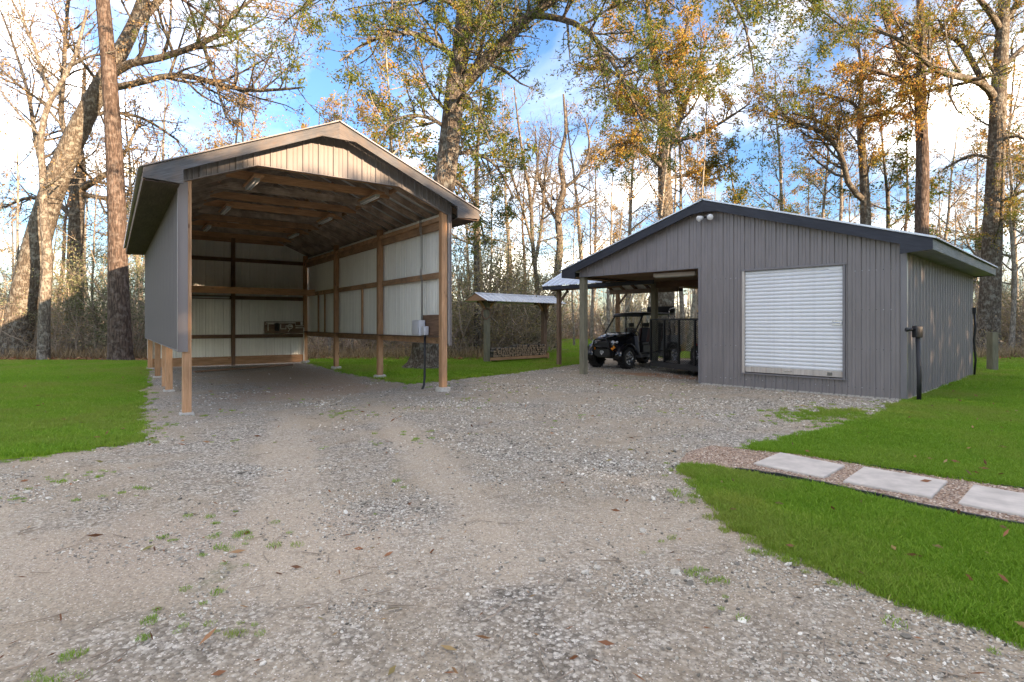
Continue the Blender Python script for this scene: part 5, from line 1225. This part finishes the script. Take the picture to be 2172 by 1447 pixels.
# near brush twigs and dry grass along the wood edge
tb=TreeB(302); st=[]
for i in range(1500):
    px=tb.r.uniform(-200,2400); d=26+tb.r.random()**1.5*14
    if 1140<px<2075 or (280<px<320): d+=10
    if 1140<px<1290: continue
    b=at(px,HY,d); b.z=-.05; c=tb.shoot(b,(tb.r.gauss(0,.5),tb.r.gauss(0,.5),1),tb.r.uniform(.5,2.6),.010,.004,3,.2,0); tb.add(c[0],c[1],3); st.append(c)
A_=tb.children(st,4,(.25,.6),(25,70),2,3,.2,0,.1,rmin=.005,maxlen=1.2,minlen=.3); tb.leaf(A_,1.5,.10,.05,.2,.1,(0,1))
tag(link(bpy.data.objects.new('brush',tb.mesh_branches('brush',M['twig']))),'low tangle of brown twigs along the edge of the woods','brush',kind='stuff')
tag(link(bpy.data.objects.new('brush_leaves',tb.mesh_leaves('brush_leaves',M['leaf_brush']))),'small olive and tan leaves on the edge brush','leaves',kind='stuff')
tb=TreeB(303)
for i in range(26000):
    px=tb.r.uniform(-150,2350); d=25.6+tb.r.random()**1.6*12
    if 1140<px<1300 : d+=31
    elif 1290<px<2075: d+=9
    b=at(px,HY,d); tb.lv.append(((b.x,b.y,0),(tb.r.gauss(0,.35),tb.r.gauss(0,.35),1),tb.r.uniform(.15,.65),.03)); tb.lr.append(tb.r.random())
tag(link(bpy.data.objects.new('dry_grass',tb.mesh_leaves('dry_grass',M['drygrass']))),'strip of tan dry grass and weeds where the lawn meets the woods','grass',kind='stuff')
tb=TreeB(304)
for i in range(22000):
    px=tb.r.uniform(-150,2350); d=24.9+tb.r.random()**1.4*16
    if 1140<px<1300 : d+=31
    elif 1290<px<2075: d+=8
    b=at(px,HY,d); tb.lv.append(((b.x,b.y,.015+tb.r.random()*.04),(tb.r.gauss(0,1),tb.r.gauss(0,1),tb.r.gauss(0,.25)),tb.r.uniform(.1,.2),.08)); tb.lr.append(tb.r.random())
tag(link(bpy.data.objects.new('leaf_litter',tb.mesh_leaves('leaf_litter',M['litter']))),'brown fallen leaves covering the woodland floor','leaves',kind='stuff')

# ---------------------------------------------------------------- woods outside the picture to the right, where the low sun is hidden
tb=TreeB(305); T_=Vector((-SUN.y,SUN.x,0)); tn=math.tan(SUN_EL)
def Hprof(t):   # height of the shade line above the camera's own spot
    base=np.interp(t,[-30,1.5,2.6,3.4,8.85,9.2,10.,11,22,27,34,62],[7.5,7.5,6.1,5.95,5.9,4.3,4.3,8.,8.6,8.,7.,7.])
    return base+.12*math.sin(t*1.9)+.08*math.sin(t*4.3+1)
for i in range(74000):
    t=tb.r.uniform(-25,62); s=tb.r.uniform(27,33); H=Hprof(t)+s*tn; z=H*tb.r.random()**.8
    p=SUN*s+T_*t
    tb.lv.append(((p.x,p.y,z),(tb.r.gauss(0,1),tb.r.gauss(0,1),tb.r.gauss(0,.6)),.62,.42)); tb.lr.append(tb.r.random())
tag(link(bpy.data.objects.new('woodland',tb.mesh_leaves('woodland',M['leaf_holly']))),'dense woodland beyond the garden path that hides the low sun','woods',kind='stuff')

# ================================================================== SCATTER: stones, grass, fallen leaves
def scatter(name,label,cat,pts,rot,scl,idx,protos,tone=None):
    me=bpy.data.meshes.new(name); n=len(pts); me.vertices.add(n); me.vertices.foreach_set('co',np.asarray(pts,np.float32).ravel())
    for an,ty,dt in (('rot','FLOAT_VECTOR',rot),('scl','FLOAT_VECTOR',scl),('tone','FLOAT',tone if tone is not None else np.zeros(n))):
        a=me.attributes.new(an,ty,'POINT'); a.data.foreach_set('vector' if ty=='FLOAT_VECTOR' else 'value',np.asarray(dt,np.float32).ravel())
    a=me.attributes.new('idx','INT','POINT'); a.data.foreach_set('value',np.asarray(idx,np.int32))
    o=tag(link(bpy.data.objects.new(name,me)),label,cat,kind='stuff')
    ng=bpy.data.node_groups.new(name,'GeometryNodeTree'); ng.interface.new_socket('Geometry',in_out='INPUT',socket_type='NodeSocketGeometry'); ng.interface.new_socket('Geometry',in_out='OUTPUT',socket_type='NodeSocketGeometry')
    gi=ng.nodes.new('NodeGroupInput'); go=ng.nodes.new('NodeGroupOutput'); iop=ng.nodes.new('GeometryNodeInstanceOnPoints'); jn=ng.nodes.new('GeometryNodeJoinGeometry')
    for p in reversed(protos):
        oi=ng.nodes.new('GeometryNodeObjectInfo'); oi.inputs['Object'].default_value=p; oi.inputs['As Instance'].default_value=True; ng.links.new(oi.outputs['Geometry'],jn.inputs[0])
    def na(nm,ty):
        x=ng.nodes.new('GeometryNodeInputNamedAttribute'); x.data_type=ty; x.inputs['Name'].default_value=nm; return [q_ for q_ in x.outputs if q_.enabled][0]
    ng.links.new(gi.outputs[0],iop.inputs['Points']); ng.links.new(jn.outputs[0],iop.inputs['Instance']); iop.inputs['Pick Instance'].default_value=True
    ng.links.new(na('idx','INT'),iop.inputs['Instance Index']); ng.links.new(na('rot','FLOAT_VECTOR'),iop.inputs['Rotation']); ng.links.new(na('scl','FLOAT_VECTOR'),iop.inputs['Scale'])
    ng.links.new(iop.outputs[0],go.inputs[0]); m=o.modifiers.new('scatter','NODES'); m.node_group=ng; return o
def Hn(x,y): return -.085*np.exp(-((x+6.5)**2/18+(y-9.5)**2/18))
def sample(n,d0,d1,power=1.,pxlo=-80,pxhi=2250):
    d=d0+(d1-d0)*rng.random(n)**power; px=rng.uniform(pxlo,pxhi,n); return (px-CXP)/FPX*d,d
import bmesh
def stone_proto(seed,mat):
    bm=bmesh.new(); bmesh.ops.create_icosphere(bm,subdivisions=1,radius=1); r_=random.Random(seed)
    for v in bm.verts: v.co*=r_.uniform(.72,1.15); v.co.z*=.68
    me=bpy.data.meshes.new('pebble'); bm.to_mesh(me); bm.free(); me.materials.append(mat); o=bpy.data.objects.new('pebble',me); o['kind']='stuff'; return o
def vnoise(x,y,s,seed):
    r_=np.random.default_rng(seed); g=r_.random((256,256)); X_=x/s;Y_=y/s; i=np.floor(X_).astype(int);j=np.floor(Y_).astype(int); fx=X_-i;fy=Y_-j; fx=fx*fx*(3-2*fx);fy=fy*fy*(3-2*fy)
    a=lambda p,q_:g[p%256,q_%256]
    return (a(i,j)*(1-fx)+a(i+1,j)*fx)*(1-fy)+(a(i,j+1)*(1-fx)+a(i+1,j+1)*fx)*fy
def on_gravel(x,y,margin=True):
    k=inside(drive_poly,x,y)
    for p in lawns: k&=~inside(p,x,y)
    k&=~inside(path_poly,x,y)
    # keep out of the right building's enclosed room
    c,s=math.cos(RT),math.sin(RT); u=(x-RX)*c+(y-RY)*s; v=-(x-RX)*s+(y-RY)*c
    k&=~((u>OU-.05)&(u<RW+.05)&(v>-.05)&(v<RL+.05)); return k
sp=[stone_proto(i,M['stone']) for i in range(5)]
xx=[];yy=[];ss=[]
for n,d0,d1,pw_,s0,s1 in ((62000,2.2,6.5,1.,.004,.0105),(46000,6,12,1.,.007,.0155),(30000,11,22,1.,.012,.022),(900,2.2,8,1.,.014,.026)):
    x,y=sample(n,d0,d1,pw_)
    dn=.6*vnoise(x,y,1.3,1)+.4*vnoise(x,y,.45,2); right=np.clip((x+1.2+.1*y)/4,-.3,.35)
    keep=on_gravel(x,y)&(rng.random(n)<np.clip((dn-.43+right*.4)*4.0,.07,1))
    for (tx,ty,ta_,tl,tw) in TRACKS:
        ca,sa=math.cos(ta_),math.sin(ta_); e1=((x-tx)*ca+(y-ty)*sa)/tl; e2=(-(x-tx)*sa+(y-ty)*ca)/tw
        keep&=~((np.sqrt(e1**2+e2**2)+1.2*(dn-.5)<.95)&(rng.random(n)<.8))
    # thin out the swept dirt floors
    c,s=math.cos(LT),math.sin(LT); u=(x-LX)*c+(y-LY)*s; v=-(x-LX)*s+(y-LY)*c
    keep&=~((u>.4)&(u<LW)&(v>3.)&(v<LLn)&(rng.random(n)<.85))
    xx.append(x[keep]);yy.append(y[keep]);ss.append(rng.uniform(s0,s1,n)[keep]*rng.choice([.6,.8,1,1.35],n)[keep])
x=np.concatenate(xx);y=np.concatenate(yy);sz=np.concatenate(ss);n=len(x)
tone=np.clip(rng.beta(1.6,1.5,n),0,1)
scatter('gravel_stones','loose grey and white limestone gravel lying over the drive','gravel',np.stack([x,y,Hn(x,y)+.006+sz*.15],1),np.stack([rng.normal(0,.3,n),rng.normal(0,.3,n),rng.uniform(0,6.28,n)],1),np.stack([sz*rng.uniform(.8,1.4,n),sz,sz*rng.uniform(.6,1.,n)],1),rng.integers(0,5,n),sp,tone)
# pink path gravel
pp=[stone_proto(20+i,M['pink_stone']) for i in range(3)]
n=26000; x,y=sample(n,4.2,10.5,1.,1380,2350); k=inside(path_poly,x,y); x=x[k];y=y[k];n=len(x); sz=rng.uniform(.006,.013,n)
scatter('path_pebbles','pink and tan pea gravel filling the paver path','gravel',np.stack([x,y,np.full(n,.024)],1),np.stack([rng.normal(0,.3,n),rng.normal(0,.3,n),rng.uniform(0,6.28,n)],1),np.stack([sz*1.2,sz,sz*.8],1),rng.integers(0,3,n),pp,rng.random(n))
# grass
def tuft(seed,nb,rad,h0,h1,mat,wd=.006,lean=.5):
    r_=np.random.default_rng(seed); a=r_.uniform(0,6.283,nb); q_=rad*np.sqrt(r_.random(nb)); bx=q_*np.cos(a);by=q_*np.sin(a); h_=r_.uniform(h0,h1,nb); lx=r_.normal(0,lean,nb)*h_;ly=r_.normal(0,lean,nb)*h_; t=r_.uniform(0,6.283,nb); wx=np.cos(t)*wd/2;wy=np.sin(t)*wd/2
    z0=np.full(nb,-.004)
    v=np.stack([np.stack([bx-wx,by-wy,z0],1),np.stack([bx+wx,by+wy,z0],1),np.stack([bx+lx*.45+wx*.8,by+ly*.45+wy*.8,h_*.6],1),np.stack([bx+lx,by+ly,h_],1),np.stack([bx+lx*.45-wx*.8,by+ly*.45-wy*.8,h_*.6],1)],1).reshape(-1,3)
    i=np.arange(nb)*5; q4=np.stack([i,i+1,i+2,i+4],1); q3=np.stack([i+4,i+2,i+3,i+3],1)
    tri=np.concatenate([np.stack([i,i+1,i+2],1),np.stack([i,i+2,i+4],1),np.stack([i+4,i+2,i+3],1)]); c=np.clip(r_.normal(.45,.22,nb),0,1)
    me=numpy_mesh('grass_tuft',v,tri,mat,np.concatenate([c,c,c]),tris=True); o=bpy.data.objects.new('grass_tuft',me); o['kind']='stuff'; return o
tf=[tuft(i,60,.09,.025,.055,M['grass'],.0065,.55) for i in range(4)]+[tuft(9,50,.10,.02,.045,M['grass'],.006,.8)]
xx=[];yy=[];ss=[]
for li,(n,d0,d1,lo,hi,s0) in enumerate(((17000,7,25.5,-250,330,1.15),(9000,14,30,620,1290,1.3),(3500,28,56,1120,1300,2.4),(26000,5,14,1500,2400,.95),(9000,14,31,1880,2330,1.45),(17000,2.4,7,1400,2500,.8))):
    x,y=sample(n,d0,d1,.8,lo,hi); k=np.zeros(n,bool)
    for p in lawns: k|=inside(p,x,y)
    k&=~inside(path_poly,x,y); xx.append(x[k]);yy.append(y[k]);ss.append(np.full(k.sum(),s0))
# stray tufts spilling over the lawn edges and growing in the gravel
x,y=sample(26000,2.4,16,1.); vn=vnoise(x,y,.9,5)*.55+vnoise(x,y,.3,6)*.45; k=on_gravel(x,y)&(vn>.70)&(rng.random(len(x))<.16); xx.append(x[k]);yy.append(y[k]);ss.append(rng.uniform(.2,.5,k.sum()))
px_=rng.normal(1755,55,260);py_=rng.normal(881,8,260); P=np.array([gp(a,b)[:2] for a,b in zip(px_,py_)]); xx.append(P[:,0]);yy.append(P[:,1]);ss.append(rng.uniform(.5,.9,260))
px_=rng.normal(725,26,24);py_=rng.normal(874,5,24); P=np.array([gp(a,b)[:2] for a,b in zip(px_,py_)]); xx.append(P[:,0]);yy.append(P[:,1]);ss.append(rng.uniform(.25,.5,24))
for lp in lawns:
    E_=np.array([tuple(p[:2]) for p in lp]); E_=E_[(E_[:,1]>1.5)&(E_[:,1]<24)&(np.abs(E_[:,0])<.98*E_[:,1]+.5)]
    for rep_ in range(7):
        e=E_+rng.normal(0,.11,E_.shape); k=on_gravel(e[:,0],e[:,1]); xx.append(e[k,0]);yy.append(e[k,1]);ss.append(rng.uniform(.3,.75,k.sum()))
x=np.concatenate(xx);y=np.concatenate(yy);sc=np.concatenate(ss)*rng.uniform(.75,1.25,len(x));n=len(x)
scatter('grass_blades','short bright green grass blades of the mown lawns and stray tufts','grass',np.stack([x,y,Hn(x,y)+.012],1),np.stack([np.zeros(n),np.zeros(n),rng.uniform(0,6.28,n)],1),np.stack([sc,sc,sc*rng.uniform(.8,1.2,n)],1),rng.integers(0,5,n),tf,np.clip(.5*vnoise(x,y,1.6,31)+.35*vnoise(x,y,.5,32)+.25*rng.random(n),0,1))
# fallen leaves and twigs on the gravel
tb=TreeB(401); x,y=sample(850,2.3,16,1.1); k=on_gravel(x,y)
for a,b in zip(x[k],y[k]):
    z=hgt(a,b)+.018; big=tb.r.random()<.3; tb.lv.append(((a,b,z),(tb.r.gauss(0,1),tb.r.gauss(0,1),tb.r.gauss(0,.2)),tb.r.uniform(.05,.12) if big else tb.r.uniform(.03,.07),.026 if big else .008)); tb.lr.append(tb.r.random())
x,y=sample(900,2.6,24,1.); k=np.zeros(len(x),bool)
for lp in lawns: k|=inside(lp,x,y)
for a,b in zip(x[k],y[k]): tb.lv.append(((a,b,hgt(a,b)+.05),(tb.r.gauss(0,1),tb.r.gauss(0,1),tb.r.gauss(0,.3)),tb.r.uniform(.05,.11),.03)); tb.lr.append(tb.r.random())
c=gp(1957,1031); tb.lv.append(((c.x-.03,c.y,.05),(1,-.2,.1),.11,.045)); tb.lr.append(.3)
tag(link(bpy.data.objects.new('fallen_leaves',tb.mesh_leaves('fallen_leaves',M['litter']))),'scattered brown leaves and needles lying on the gravel drive','leaves',kind='stuff')
tb=TreeB(402); x,y=sample(420,2.3,13,1.2); k=on_gravel(x,y)
for a,b in zip(x[k],y[k]):
    an=tb.r.uniform(0,6.28); c=tb.shoot((a,b,hgt(a,b)+.018),(math.cos(an),math.sin(an),0),tb.r.uniform(.06,.25),.004,.002,3,.12,0)
    for p in c[0]: p.z=hgt(p.x,p.y)+.018
    tb.add(c[0],c[1],4)
tag(link(bpy.data.objects.new('fallen_twigs',tb.mesh_branches('fallen_twigs',M['twig']))),'thin dry twigs strewn over the gravel drive','twigs',kind='stuff')
